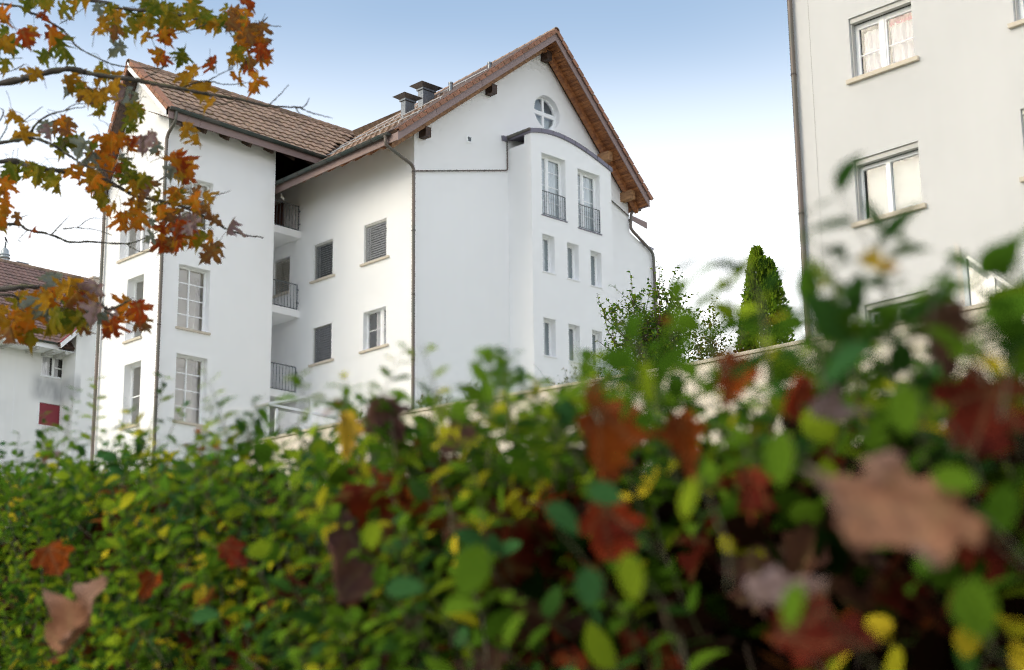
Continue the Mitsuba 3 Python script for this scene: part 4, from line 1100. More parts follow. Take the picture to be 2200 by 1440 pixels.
# ------------------------------------------------------------------ the maple tree overhead at the left
MT = thing('maple_tree', 'maple tree reaching in from the left with orange, olive and brown autumn leaves', 'tree')
D0 = 8.0
trunk0 = at(-900, 1500, 7.2)
trunk_line = smooth_line([[trunk0[0], trunk0[1], -1.2], [trunk0[0], trunk0[1], 0.6], trunk0 + [0.05, 0, 1.4], trunk0 + [0.1, 0.05, 3.2]], 20)
put(MT, 'trunk', tube(trunk_line, np.linspace(0.17, 0.08, len(trunk_line)), 14), 'bark', smooth=40)
BR = [  # pixel polylines, depth offset, radius at start in px
    ([(-700, 330), (-300, 235), (0, 180), (75, 163), (145, 148), (200, 160), (290, 172), (340, 182), (390, 191), (460, 205), (520, 215), (575, 228), (640, 231)], 0.0, 8.0),
    ([(640, 231), (655, 228), (665, 210)], 0.0, 1.8), ([(645, 232), (670, 243), (714, 254)], 0.0, 1.7), ([(635, 231), (645, 245), (668, 251)], 0.02, 1.4), ([(575, 228), (600, 205), (620, 182)], 0.0, 1.6),
    ([(520, 213), (470, 225), (450, 216)], 0.0, 1.4), ([(390, 190), (420, 178), (445, 175), (490, 182), (540, 178)], 0.05, 2.2), ([(445, 175), (480, 156), (500, 148)], 0.05, 1.4),
    ([(300, 172), (330, 158), (360, 140)], -0.05, 1.8), ([(-700, 480), (-300, 340), (0, 307), (65, 297), (110, 310), (150, 335), (185, 356), (250, 372)], -0.2, 5.5),
    ([(63, 295), (75, 270), (100, 250), (140, 237), (185, 229)], -0.2, 3.6), ([(140, 237), (160, 225), (180, 222)], -0.2, 1.5),
    ([(-700, 560), (-300, 400), (0, 348), (60, 358), (130, 368), (200, 378), (250, 400), (290, 420), (345, 432), (400, 447), (450, 470), (480, 489), (520, 504), (566, 511)], 0.25, 7.0),
    ([(345, 432), (352, 470), (354, 510)], 0.25, 3.0), ([(400, 447), (420, 440), (460, 422), (495, 410)], 0.2, 1.7), ([(290, 420), (330, 395), (370, 372), (415, 350)], 0.2, 2.0), ([(250, 400), (280, 395), (310, 400)], 0.2, 1.6),
    ([(-700, 640), (-300, 540), (0, 484), (60, 494), (110, 505), (150, 520), (200, 520), (270, 524), (310, 512), (350, 493), (388, 480)], 0.5, 4.2),
    ([(110, 505), (135, 478), (150, 462)], 0.5, 2.0), ([(135, 492), (165, 490), (205, 494), (240, 505)], 0.5, 1.8), ([(165, 490), (195, 470), (230, 470)], 0.5, 1.3), ([(20, 487), (45, 468), (60, 462)], 0.5, 1.6), ([(270, 524), (300, 540), (330, 538)], 0.5, 1.4), ([(60, 494), (40, 515), (52, 522)], 0.5, 1.3),
    ([(-700, 800), (-300, 660), (0, 622), (60, 617), (95, 618), (150, 630), (200, 645), (232, 664), (260, 655), (277, 646)], -0.6, 6.5), ([(-300, 690), (0, 634), (42, 661), (60, 690)], -0.6, 4.0), ([(225, 668), (258, 688), (288, 699)], -0.6, 2.0), ([(95, 618), (105, 600), (120, 585)], -0.6, 1.8),
    ([(-700, 60), (-200, 0), (15, 10), (60, 25), (90, 38), (130, 62), (150, 80), (165, 100), (205, 122), (250, 140), (330, 148), (360, 140)], 0.35, 4.0), ([(130, 50), (145, 42), (180, 18)], 0.35, 1.6),
    ([(-700, -160), (-200, -60), (198, 0), (236, 14), (290, 21), (347, 24), (400, 36), (451, 48), (514, 66), (545, 62), (575, 38)], 0.1, 5.5), ([(514, 66), (560, 56), (604, 57)], 0.1, 1.5), ([(545, 60), (560, 48), (570, 30)], 0.1, 1.3), ([(451, 48), (420, 62), (375, 73)], 0.1, 1.6), ([(480, 56), (500, 80), (505, 105)], 0.1, 1.5), ([(400, 36), (380, 20), (350, 8)], 0.1, 1.5),
    ([(0, 260), (8, 240), (0, 232)], 0.1, 1.6), ([(0, 300), (15, 270), (5, 240)], 0.1, 1.4), ([(40, 270), (70, 245), (92, 229)], 0.0, 1.3), ([(0, 160), (30, 150), (52, 138)], 0.3, 1.5), ([(0, 128), (25, 126), (48, 125)], 0.3, 1.2)]
bps = []
rb = np.random.default_rng(31)
for pts, dz, rp in BR:
    line2 = smooth_line([(x, y, 0) for x, y in pts], 8 * len(pts))
    w = np.cumsum(rb.normal(0, 0.7, len(line2)))
    p3 = np.array([at(x, y + 0.5 * rb.normal(), D0 + dz + 0.012 * w[i]) for i, (x, y, _) in enumerate(line2)])
    rad = np.linspace(rp, max(0.75, rp * 0.22), len(p3)) * D0 / FPX * (1 + 0.16 * rb.normal(size=len(p3)))
    bps.append(p3)
    put(MT, 'branch' if rp > 3 else 'twig', tube(p3, rad, 8 if rp > 3 else 6), 'bark', smooth=60)
tb = np.concatenate([b for (pts, dz, rp), b in zip(BR, bps)])
tb = tb[(pixel(tb)[:, 0] > -150)]
for (pts, dz, rp), b in zip(BR, bps):      # join the main limbs to the trunk outside the frame
    if pts[0][0] <= -300:
        q = trunk_line[min(len(trunk_line) - 1, 10 + int(rp))]
        put(MT, 'branch', tube(smooth_line([q, (q + b[0]) / 2 + [0, 0, 0.1], b[0]], 10), np.linspace(rp * 2.2, rp, 11)[:len(smooth_line([q, (q + b[0]) / 2, b[0]], 10))] * D0 / FPX, 8), 'bark', smooth=60)

PAL = {  # main, second, edge (base colours)
    'olive': ((0.19, 0.15, 0.012), (0.11, 0.125, 0.012), (0.28, 0.15, 0.012)), 'green': ((0.075, 0.105, 0.012), (0.125, 0.135, 0.012), (0.16, 0.13, 0.012)), 'gold': ((0.38, 0.19, 0.014), (0.29, 0.13, 0.012), (0.24, 0.15, 0.014)),
    'orange': ((0.44, 0.125, 0.010), (0.37, 0.165, 0.012), (0.24, 0.06, 0.010)), 'red': ((0.33, 0.055, 0.010), (0.23, 0.035, 0.010), (0.15, 0.035, 0.012)), 'brown': ((0.16, 0.07, 0.03), (0.24, 0.10, 0.02), (0.09, 0.045, 0.025)),
    'mauve': ((0.25, 0.18, 0.19), (0.19, 0.12, 0.125), (0.20, 0.12, 0.10)), 'grey': ((0.18, 0.21, 0.19), (0.13, 0.15, 0.12), (0.14, 0.14, 0.08))}
MSH = {}
for kind, (a, b, e) in PAL.items():
    for s in range(8):
        v, f, _, _ = MAPLES[s]
        MSH[kind, s] = mikit.ply((v, f), 'leaf_maple', smooth=True, color=maple_colors(s, a, b, e, s * 3 + len(kind)))
CL = [  # x, y, spread x, spread y, count, kinds
    (90, 68, 22, 18, 6, 'orange red gold'), (108, 110, 18, 16, 6, 'green olive green'), (150, 95, 10, 18, 3, 'green brown'), (12, 95, 14, 22, 6, 'olive green gold'), (8, 25, 12, 18, 5, 'gold orange olive'), (65, 12, 22, 10, 4, 'olive green'), (100, 5, 10, 6, 2, 'olive'),
    (175, 8, 25, 9, 5, 'olive gold'), (225, 55, 20, 16, 6, 'olive gold olive grey'), (255, 65, 12, 12, 4, 'brown olive'), (250, 25, 25, 12, 6, 'green olive'), (290, 62, 9, 9, 3, 'gold olive'), (310, 82, 6, 8, 2, 'gold brown'), (325, 10, 30, 10, 6, 'olive grey green'), (300, 38, 14, 10, 4, 'olive green'),
    (365, 45, 26, 16, 10, 'olive olive green'), (360, 78, 16, 8, 4, 'orange red brown'), (430, 35, 26, 18, 11, 'olive green olive gold'), (480, 40, 20, 18, 9, 'green olive brown'), (520, 40, 16, 18, 9, 'orange brown orange'), (545, 75, 14, 16, 7, 'orange red brown'), (560, 105, 12, 14, 6, 'brown orange red'),
    (525, 95, 12, 14, 5, 'olive orange'), (510, 125, 16, 12, 6, 'olive gold green'), (545, 130, 12, 12, 4, 'brown olive'), (535, 5, 8, 5, 2, 'red brown'), (540, 150, 6, 8, 2, 'red brown'), (555, 182, 10, 8, 3, 'brown orange'), (500, 165, 8, 10, 2, 'gold orange'), (458, 140, 8, 4, 2, 'brown red'),
    (350, 125, 14, 8, 4, 'orange brown red'), (385, 130, 10, 14, 4, 'brown orange green'), (410, 165, 10, 8, 3, 'olive gold'), (430, 195, 8, 8, 2, 'gold'), (440, 235, 8, 6, 2, 'gold orange'), (250, 105, 8, 8, 1, 'grey'), (160, 165, 12, 10, 4, 'gold olive'), (75, 165, 10, 6, 2, 'brown gold'),
    (225, 155, 14, 10, 4, 'gold olive'), (245, 178, 8, 6, 2, 'gold'), (185, 200, 14, 10, 6, 'olive gold brown'), (215, 215, 16, 14, 7, 'olive gold gold'), (205, 238, 8, 6, 3, 'olive'), (150, 185, 8, 8, 1, 'grey'), (275, 205, 12, 8, 3, 'grey mauve'), (260, 235, 14, 6, 3, 'grey green'), (290, 245, 12, 12, 6, 'olive green gold'), (285, 270, 8, 8, 2, 'green'),
    (35, 250, 7, 8, 2, 'gold'), (42, 292, 12, 8, 4, 'gold orange'), (140, 275, 18, 8, 5, 'orange brown orange'), (105, 280, 10, 8, 2, 'grey mauve'), (145, 312, 16, 12, 6, 'olive green olive'), (195, 318, 14, 14, 5, 'green grey brown'), (240, 308, 20, 14, 8, 'orange gold orange'), (285, 315, 12, 10, 4, 'orange red'), (320, 300, 12, 12, 4, 'grey mauve'), (335, 325, 12, 8, 4, 'brown grey'),
    (235, 355, 16, 10, 5, 'red red orange'), (270, 350, 12, 10, 3, 'grey green'), (280, 385, 14, 12, 5, 'green green olive'), (20, 372, 20, 12, 6, 'olive green'), (65, 375, 22, 10, 8, 'olive olive gold'), (115, 395, 16, 14, 6, 'green olive'), (170, 372, 12, 10, 4, 'gold orange'), (205, 395, 14, 10, 5, 'gold orange olive'), (225, 410, 10, 8, 3, 'olive'), (8, 410, 8, 8, 3, 'orange'),
    (375, 350, 16, 10, 5, 'orange orange red'), (400, 370, 14, 12, 6, 'orange red gold'), (375, 375, 10, 8, 3, 'mauve grey'), (388, 290, 8, 5, 1, 'gold'), (424, 302, 8, 6, 1, 'gold'), (300, 405, 16, 10, 5, 'mauve brown gold'), (265, 470, 14, 8, 4, 'orange orange'), (240, 455, 10, 8, 2, 'orange gold'), (300, 470, 10, 6, 2, 'orange'), (230, 435, 12, 10, 3, 'olive'), (295, 445, 14, 8, 4, 'orange gold'),
    (340, 450, 16, 12, 7, 'olive gold orange'), (385, 415, 16, 10, 6, 'orange gold olive'), (430, 440, 16, 12, 7, 'orange gold brown'), (455, 465, 8, 10, 3, 'grey brown'), (375, 470, 18, 14, 7, 'brown olive orange'), (415, 485, 18, 12, 8, 'olive brown mauve'), (360, 500, 14, 12, 6, 'orange red'), (375, 530, 10, 10, 4, 'red brown'), (350, 520, 8, 8, 3, 'red brown'), (430, 520, 18, 10, 7, 'brown olive orange'), (445, 540, 8, 8, 3, 'brown olive'), (312, 497, 14, 10, 2, 'grey green'), (400, 515, 10, 8, 4, 'orange gold'),
    (52, 484, 14, 8, 3, 'red brown'), (8, 475, 8, 10, 3, 'orange gold'), (10, 440, 7, 6, 2, 'red orange'), (486, 487, 8, 5, 1, 'mauve'),
    (110, 608, 12, 10, 3, 'grey green'), (150, 618, 16, 12, 6, 'orange gold orange'), (165, 640, 14, 8, 4, 'orange red brown'), (100, 640, 14, 8, 5, 'gold orange'), (110, 662, 18, 8, 5, 'grey green mauve'), (120, 692, 20, 12, 6, 'green green olive'), (160, 690, 14, 12, 5, 'olive green'), (190, 645, 14, 10, 4, 'mauve mauve brown'), (205, 675, 14, 8, 4, 'mauve grey'), (180, 705, 12, 8, 3, 'brown olive'), (230, 705, 10, 6, 3, 'red orange'), (250, 700, 8, 6, 2, 'orange red'),
    (250, 675, 10, 6, 2, 'mauve'), (270, 668, 8, 6, 2, 'red orange'), (302, 666, 5, 4, 1, 'red'), (304, 695, 5, 8, 1, 'brown'), (60, 690, 16, 10, 4, 'orange gold'), (15, 700, 12, 12, 4, 'orange gold'), (25, 730, 18, 10, 5, 'orange gold brown'), (55, 720, 8, 8, 2, 'brown olive'), (35, 645, 18, 10, 3, 'olive gold'), (5, 690, 6, 10, 2, 'gold')]
rl = np.random.default_rng(17)
ML = []
for (x, y, sx, sy, n, kinds) in CL:
    kinds = kinds.split()
    for q in range(max(1, int(round(n * 0.76)))):
        px, py = x + sx * rl.normal() * 0.75, y + sy * rl.normal() * 0.75
        d = D0 + rl.normal(0, 0.22) + (-0.6 if y > 590 else 0)
        size = rl.uniform(0.058, 0.098) * (1.2 if y > 590 else 1.0)
        o = at(px, py, d)
        y_dir = unit(-0.75 * UP + RT * rl.normal(0, 0.55) + FW * rl.normal(0, 0.45))
        nrm = unit(-FW * rl.uniform(0.2, 1) + RT * rl.normal(0, 0.6) + UP * rl.uniform(-0.2, 0.9))
        ML.append((o - y_dir * size * 0.45, y_dir, nrm, size, kinds[rl.integers(len(kinds))], rl.integers(8)))
pet = []
for i, (o, y, nrm, size, kind, s) in enumerate(ML):
    R = rot_from(y, nrm)
    if len(ML) - i > 0 and i < 300:
        share(MT, 'leaf', MSH[kind, s], mat4(R, o, size))
    j = np.argmin(np.sum((tb - o) ** 2, 1) + 0.02 * rl.uniform(0, 1, len(tb)))
    q = tb[j]
    dist = np.linalg.norm(q - o)
    e = o + (q - o) * min(1, 0.09 / max(dist, 1e-6))
    mid = (o + e) / 2 + UP * 0.02 * rl.uniform(0.3, 1.2)
    pet.append(tube(smooth_line([o, mid, e], 8), np.linspace(0.0009, 0.0014, len(smooth_line([o, mid, e], 8))), 4, caps=False))
k = put(MT, 'petiole', cat(pet), 'twig')
labels[k] = {'kind': 'stuff', 'label': 'thin leaf stalks of the maple'}
if len(ML) > 300:
    V, F, C, kk = [], [], [], 0
    for (o, y, nrm, size, kind, s) in ML[300:]:
        v, f, _, _ = MAPLES[s]
        M = mat4(rot_from(y, nrm), o, size)
        V.append(v @ M[:3, :3].T + M[:3, 3]); F.append(f + kk); C.append(maple_colors(s, *PAL[kind], s * 3 + len(kind))); kk += len(v)
    k = put(MT, 'foliage', (np.vstack(V), np.vstack(F)), 'leaf_maple', smooth=True, color=np.vstack(C))
    labels[k] = {'kind': 'stuff', 'label': 'remaining autumn leaves of the maple'}

# ------------------------------------------------------------------ the hedge in the foreground
HG = thing('hedge', 'leafy green and yellow hedge along the whole foreground', 'hedge')
HF, HR = unit([FW[0], FW[1], 0]), unit([RT[0], RT[1], 0])
A_, B_ = np.array([-1.26, 4.40]), np.array([0.386, 1.35])       # front top edge in plan (right, forward)
DIR = B_ - A_
PER = np.array([-DIR[1], DIR[0]]) / np.linalg.norm(DIR)          # pointing away from the camera
ZA, ZB = 0.84, 0.34


def hedge_pt(t, back, down):
    """t along the hedge (0 far left in view, 1 near right), metres behind the front edge, metres below the top."""
    p = A_ + DIR * t + PER * back
    k = float(np.clip((t - 0.35) / 0.4, 0, 1))
    return EYE + HR * p[0] + HF * p[1] + np.array([0, 0, ZA + (ZB - ZA) * t + 0.012 * k * k * (3 - 2 * k) - down])


rh = np.random.default_rng(5)
HP = np.array([(0.065, 0.145, 0.012), (0.115, 0.215, 0.016), (0.032, 0.085, 0.016), (0.21, 0.29, 0.016), (0.045, 0.130, 0.040), (0.42, 0.40, 0.020), (0.62, 0.48, 0.03), (0.18, 0.06, 0.015)])
HPW = np.array([0.25, 0.27, 0.14, 0.18, 0.07, 0.05, 0.02, 0.02])
hm, hc, htw, hpick = [], [], [], []


def leafy(line, n, size, rng, taper=0.5, r0=0.0013, woody=None, tone=None):
    """Leaves in opposite pairs along a shoot."""
    htw.append((tube(line, np.linspace(r0, r0 * 0.35, len(line)), 5, caps=False), woody))
    ph = rng.uniform(0, PI)
    ref = unit(rng.normal(0, 1, 3))
    base = tone if tone is not None else rng.choice(len(HP), p=HPW)
    for i in range(n):
        q = (i + 0.6) / n
        x = q * (len(line) - 1)
        j = min(int(x), len(line) - 2)
        o = line[j] + (line[j + 1] - line[j]) * (x - j)
        ax = unit(line[j + 1] - line[j])
        s0 = unit(np.cross(ax, ref))
        s1 = np.cross(ax, s0)
        a = ph + (i % 2) * PI / 2 + rng.normal(0, 0.35)
        for sgn in (1, -1):
            if rng.uniform() < 0.12:
                continue
            out = sgn * (s0 * math.cos(a) + s1 * math.sin(a))
            y = unit(out + ax * rng.uniform(0.2, 0.9) + [0, 0, rng.uniform(-0.35, 0.2)])
            nrm = unit(ax * 0.5 + np.array([0, 0, 0.75]) + OUT3 * rng.uniform(0, 0.9) + rng.normal(0, 0.35, 3))
            sz = size * rng.uniform(0.65, 1.2) * (1 - taper * q ** 2)
            M_ = mat4(rot_from(y, nrm), o + out * 0.003, sz)
            M_[:3, 0] *= rng.uniform(0.72, 1.15)
            hm.append(M_)
            c = base if rng.uniform() < 0.7 else rng.choice(len(HP), p=HPW)
            hc.append(HP[c] * rng.uniform(0.7, 1.3))
            hpick.append(rng.integers(4))


OUT3 = -(HR * PER[0] + HF * PER[1])
for i in range(3600):      # the clipped body
    t = rh.uniform(-0.5, 1.16) if i < 2300 else rh.uniform(-0.45, 0.72)
    near = max(0.0, min(1.0, t))
    if rh.uniform() < 0.70 * np.clip((t - 0.25) / 0.5, 0, 1):
        continue
    back, down = rh.uniform(0.0, 1.0) ** 1.5 * 0.5, rh.uniform(0.0, 1.0) * (0.85 - 0.40 * near) + 0.05
    if t > 0.72 and down > 0.2 and rh.uniform() < 0.45:
        continue
    p = hedge_pt(t, back + 0.04, down)
    d = unit(OUT3 * rh.uniform(0.0, 0.7) + np.array([0, 0, rh.uniform(0.3, 1.1)]) + rh.normal(0, 0.35, 3))
    L = rh.uniform(0.08, 0.17)
    leafy(shoot_points(p, d, L, 6, rh, 0.03, 0.10), max(2, int(L / (0.028 + 0.012 * near))), (0.041 + 0.012 * near) * rh.uniform(0.8, 1.2), rh)
for i in range(440):       # shoots above the top
    t = rh.uniform(-0.4, 1.1) if i < 330 else rh.uniform(0.62, 1.08)
    p = hedge_pt(t, rh.uniform(0.02, 0.45), rh.uniform(0.0, 0.10))
    L = rh.uniform(0.06, 0.12) * (1.0 if rh.uniform() < 0.9 else 1.6)
    leafy(shoot_points(p, np.array([0, 0, 1.0]) + rh.normal(0, 0.32, 3), L, 6, rh, 0.0, 0.10), int(L / 0.026) + 1, 0.042, rh, taper=0.5)
SPRIGS = [  # tip first, pixels; depth; leaf pairs; leaf size
    ([(205, 808), (203, 880), (196, 960)], 4.2, 7, 0.034), ([(165, 830), (150, 900), (135, 960)], 4.2, 6, 0.034), ([(96, 885), (94, 930), (90, 970)], 4.3, 5, 0.026), ([(352, 805), (345, 850), (318, 930)], 4.0, 4, 0.036), ([(395, 870), (380, 900), (360, 940)], 3.9, 4, 0.03), ([(460, 860), (450, 900), (430, 950)], 3.7, 4, 0.03),
    ([(560, 850), (545, 890), (530, 950)], 3.1, 4, 0.036), ([(640, 800), (650, 850), (640, 930)], 2.6, 4, 0.038), ([(740, 810), (745, 850), (735, 910)], 2.5, 4, 0.036), ([(905, 740), (930, 820), (950, 900)], 2.3, 3, 0.036), ([(1050, 750), (1060, 810), (1030, 900)], 2.1, 4, 0.036), ([(1090, 780), (1075, 830), (1050, 900)], 2.0, 3, 0.036),
    ([(1500, 535), (1560, 600), (1590, 740)], 1.5, 4, 0.048), ([(1600, 560), (1640, 680), (1650, 820)], 1.45, 4, 0.055), ([(1450, 640), (1500, 700), (1560, 800)], 1.5, 4, 0.046), ([(1330, 690), (1380, 760), (1420, 860)], 1.65, 4, 0.046), ([(1345, 790), (1380, 830), (1420, 900)], 1.6, 3, 0.046), ([(1240, 810), (1260, 850), (1290, 910)], 1.75, 3, 0.042),
    ([(1790, 395), (1850, 500), (1900, 600), (1930, 760)], 1.38, 5, 0.052), ([(1900, 480), (1890, 560), (1905, 640), (1930, 760)], 1.36, 4, 0.050), ([(1760, 520), (1790, 600), (1800, 760)], 1.4, 4, 0.044), ([(2105, 570), (2095, 640), (2080, 800)], 1.3, 5, 0.056), ([(2160, 590), (2130, 680), (2110, 820)], 1.3, 4, 0.046), ([(1720, 650), (1750, 720), (1770, 840)], 1.42, 4, 0.044), ([(2010, 590), (2000, 680), (1990, 800)], 1.34, 2, 0.040), ([(1860, 640), (1840, 720), (1830, 840)], 1.38, 4, 0.050), ([(1950, 640), (1960, 740), (1950, 860)], 1.36, 3, 0.046), ([(2180, 690), (2170, 780), (2150, 900)], 1.28, 4, 0.046)]
for pts, d, n, size in SPRIGS:
    line = smooth_line([at(x, y, d + 0.02 * k) for k, (x, y) in enumerate(pts[::-1])], 10)
    leafy(line, n, size, rh, taper=0.35, r0=0.0015, tone=int(rh.choice([0, 1, 2, 3])))
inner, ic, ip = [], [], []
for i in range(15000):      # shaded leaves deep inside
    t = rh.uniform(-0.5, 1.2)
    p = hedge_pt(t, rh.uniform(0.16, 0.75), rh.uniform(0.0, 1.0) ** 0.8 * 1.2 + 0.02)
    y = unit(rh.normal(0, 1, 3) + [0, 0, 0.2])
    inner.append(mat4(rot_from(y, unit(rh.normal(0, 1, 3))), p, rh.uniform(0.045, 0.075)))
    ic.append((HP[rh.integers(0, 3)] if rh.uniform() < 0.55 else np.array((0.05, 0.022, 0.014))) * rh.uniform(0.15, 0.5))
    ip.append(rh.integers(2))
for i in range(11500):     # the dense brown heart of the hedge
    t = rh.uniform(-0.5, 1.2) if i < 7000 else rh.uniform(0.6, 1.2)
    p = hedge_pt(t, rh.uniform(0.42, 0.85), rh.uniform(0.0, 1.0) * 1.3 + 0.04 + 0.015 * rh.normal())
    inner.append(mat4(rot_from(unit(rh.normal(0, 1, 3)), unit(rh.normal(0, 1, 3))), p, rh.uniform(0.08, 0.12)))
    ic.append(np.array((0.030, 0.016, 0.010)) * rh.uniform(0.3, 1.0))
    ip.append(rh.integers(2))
ACCENT = [(1355, 1240, 105, 1.45, 3, 170), (2090, 1310, 135, 1.14, 1, 165), (1012, 1225, 115, 1.80, 1, 200), (1266, 1262, 90, 1.55, 4, 175), (1700, 1300, 100, 1.18, 1, 200), (1478, 1070, 95, 1.42, 3, 205), (1940, 880, 110, 1.28, 1, 180), (1815, 770, 120, 1.30, 4, 250), (1672, 985, 120, 1.36, 1, 185),
          (1210, 1110, 90, 1.66, 4, 120), (1300, 1060, 80, 1.58, 4, 110), (870, 1260, 85, 2.0, 4, 80), (2050, 1030, 100, 1.2, 1, 100), (560, 1180, 60, 2.5, 3, 60), (800, 1150, 60, 2.15, 3, 190), (985, 1300, 80, 1.85, 1, 60), (1100, 1350, 90, 1.7, 1, 20), (300, 1330, 60, 3.0, 3, 50), (440, 1320, 60, 2.8, 4, 70)]
for (x, y, px_, d, c, ang) in ACCENT:      # single broad leaves that stand out near the lens
    a = math.radians(ang)
    up = UP * math.cos(a) + RT * math.sin(a)
    sz = px_ * d / FPX * 1.05
    M_ = mat4(rot_from(up - FW * 0.25, unit(-FW * 0.65 + np.array([0, 0, 0.8]) + rh.normal(0, 0.35, 3))), at(x, y, d) - up * sz * 0.5, sz)
    M_[:3, 0] *= rh.uniform(0.85, 1.15)
    hm.append(M_); hc.append(HP[c] * 1.1); hpick.append(rh.integers(4))
    htw.append((tube(shoot_points(at(x, y, d) - up * sz * 0.5, np.array([0, 0, -1.0]) - OUT3 * 0.7, 0.10, 6, rh, 0, 0.15), 0.0009, 5, caps=False), None))
hm, hc, hpick = np.array(hm), np.array(hc), np.array(hpick)
# the 300 leaves that show largest are parts
P2 = pixel(hm[:, :3, 3] + hm[:, :3, 1] * 0.5)
sizes = np.linalg.norm(hm[:, :3, 1], axis=1) * FPX / np.maximum(P2[:, 2], 0.2)
ok = (P2[:, 0] > 0) & (P2[:, 0] < 2200) & (P2[:, 1] > 0) & (P2[:, 1] < 1440) & (P2[:, 2] > 0.8)
front = np.zeros(len(hm), bool)
cell = {}
for i in np.argsort(P2[:, 2]):
    if ok[i]:
        c = (int(P2[i, 0] // 24), int(P2[i, 1] // 24))
        if c not in cell:
            cell[c] = i
            front[i] = True
score = np.where(front, sizes, -1)
best = np.argsort(-score)[:300]
QC = {}
for i in best:
    c = np.round(hc[i] * 24) / 24 if False else hc[i]
    kind = int(np.argmin(np.sum((HP - c) ** 2, 1)))
    key = (kind, int(hpick[i]))
    if key not in QC:
        v, f = OVALS[key[1]]
        QC[key] = mikit.ply((v, f), 'leaf', smooth=True, color=HP[kind][None] * (0.85 + 0.3 * (v[:, 1:2] * 0.5 + 0.25)))
    share(HG, 'leaf', QC[key], hm[i])
rest = np.setdiff1d(np.arange(len(hm)), best)
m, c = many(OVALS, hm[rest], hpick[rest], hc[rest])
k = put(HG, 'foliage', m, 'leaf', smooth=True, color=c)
labels[k] = {'kind': 'stuff', 'label': 'the many other leaves of the hedge'}
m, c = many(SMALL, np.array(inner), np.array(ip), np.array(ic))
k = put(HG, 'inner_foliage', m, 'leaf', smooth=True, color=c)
labels[k] = {'kind': 'stuff', 'label': 'dark leaves inside the hedge'}
k = put(HG, 'shoots', cat([a for a, _ in htw]), 'twig_green')
labels[k] = {'kind': 'stuff', 'label': 'thin green shoots of the hedge'}
stems = []
for i in range(110):       # woody stems from the ground
    t = rh.uniform(-0.5, 1.18)
    b = hedge_pt(t, rh.uniform(0.2, 0.55), 0)
    top = hedge_pt(t + rh.normal(0, 0.05), rh.uniform(0.1, 0.5), rh.uniform(0.05, 0.35))
    b = np.array([b[0], b[1], -1.0])
    line = smooth_line([b, b * 0.5 + top * 0.5 + rh.normal(0, 0.07, 3), top], 12)
    stems.append(tube(line, np.linspace(0.007, 0.0025, len(line)) * rh.uniform(0.6, 1.2), 6))
k = put(HG, 'stems', cat(stems), 'twig')
labels[k] = {'kind': 'stuff', 'label': 'brown woody stems of the hedge'}

# ------------------------------------------------------------------ fallen maple leaves caught in the hedge, each a thing of its own
DEAD = {'brown': ((0.12, 0.055, 0.035), (0.09, 0.04, 0.03), (0.06, 0.03, 0.025)), 'purple': ((0.10, 0.05, 0.05), (0.13, 0.06, 0.045), (0.05, 0.025, 0.03)), 'orange': ((0.27, 0.060, 0.010), (0.17, 0.035, 0.010), (0.09, 0.025, 0.012)),
        'red': ((0.24, 0.035, 0.012), (0.14, 0.02, 0.012), (0.08, 0.015, 0.012)), 'tan': ((0.25, 0.125, 0.075), (0.13, 0.055, 0.03), (0.30, 0.20, 0.165)), 'mauve': ((0.24, 0.18, 0.18), (0.16, 0.11, 0.11), (0.12, 0.08, 0.07)),
        'yellow': ((0.55, 0.40, 0.05), (0.45, 0.30, 0.03), (0.40, 0.22, 0.03)), 'maroon': ((0.14, 0.022, 0.012), (0.09, 0.015, 0.010), (0.06, 0.012, 0.010))}
rf = np.random.default_rng(77)
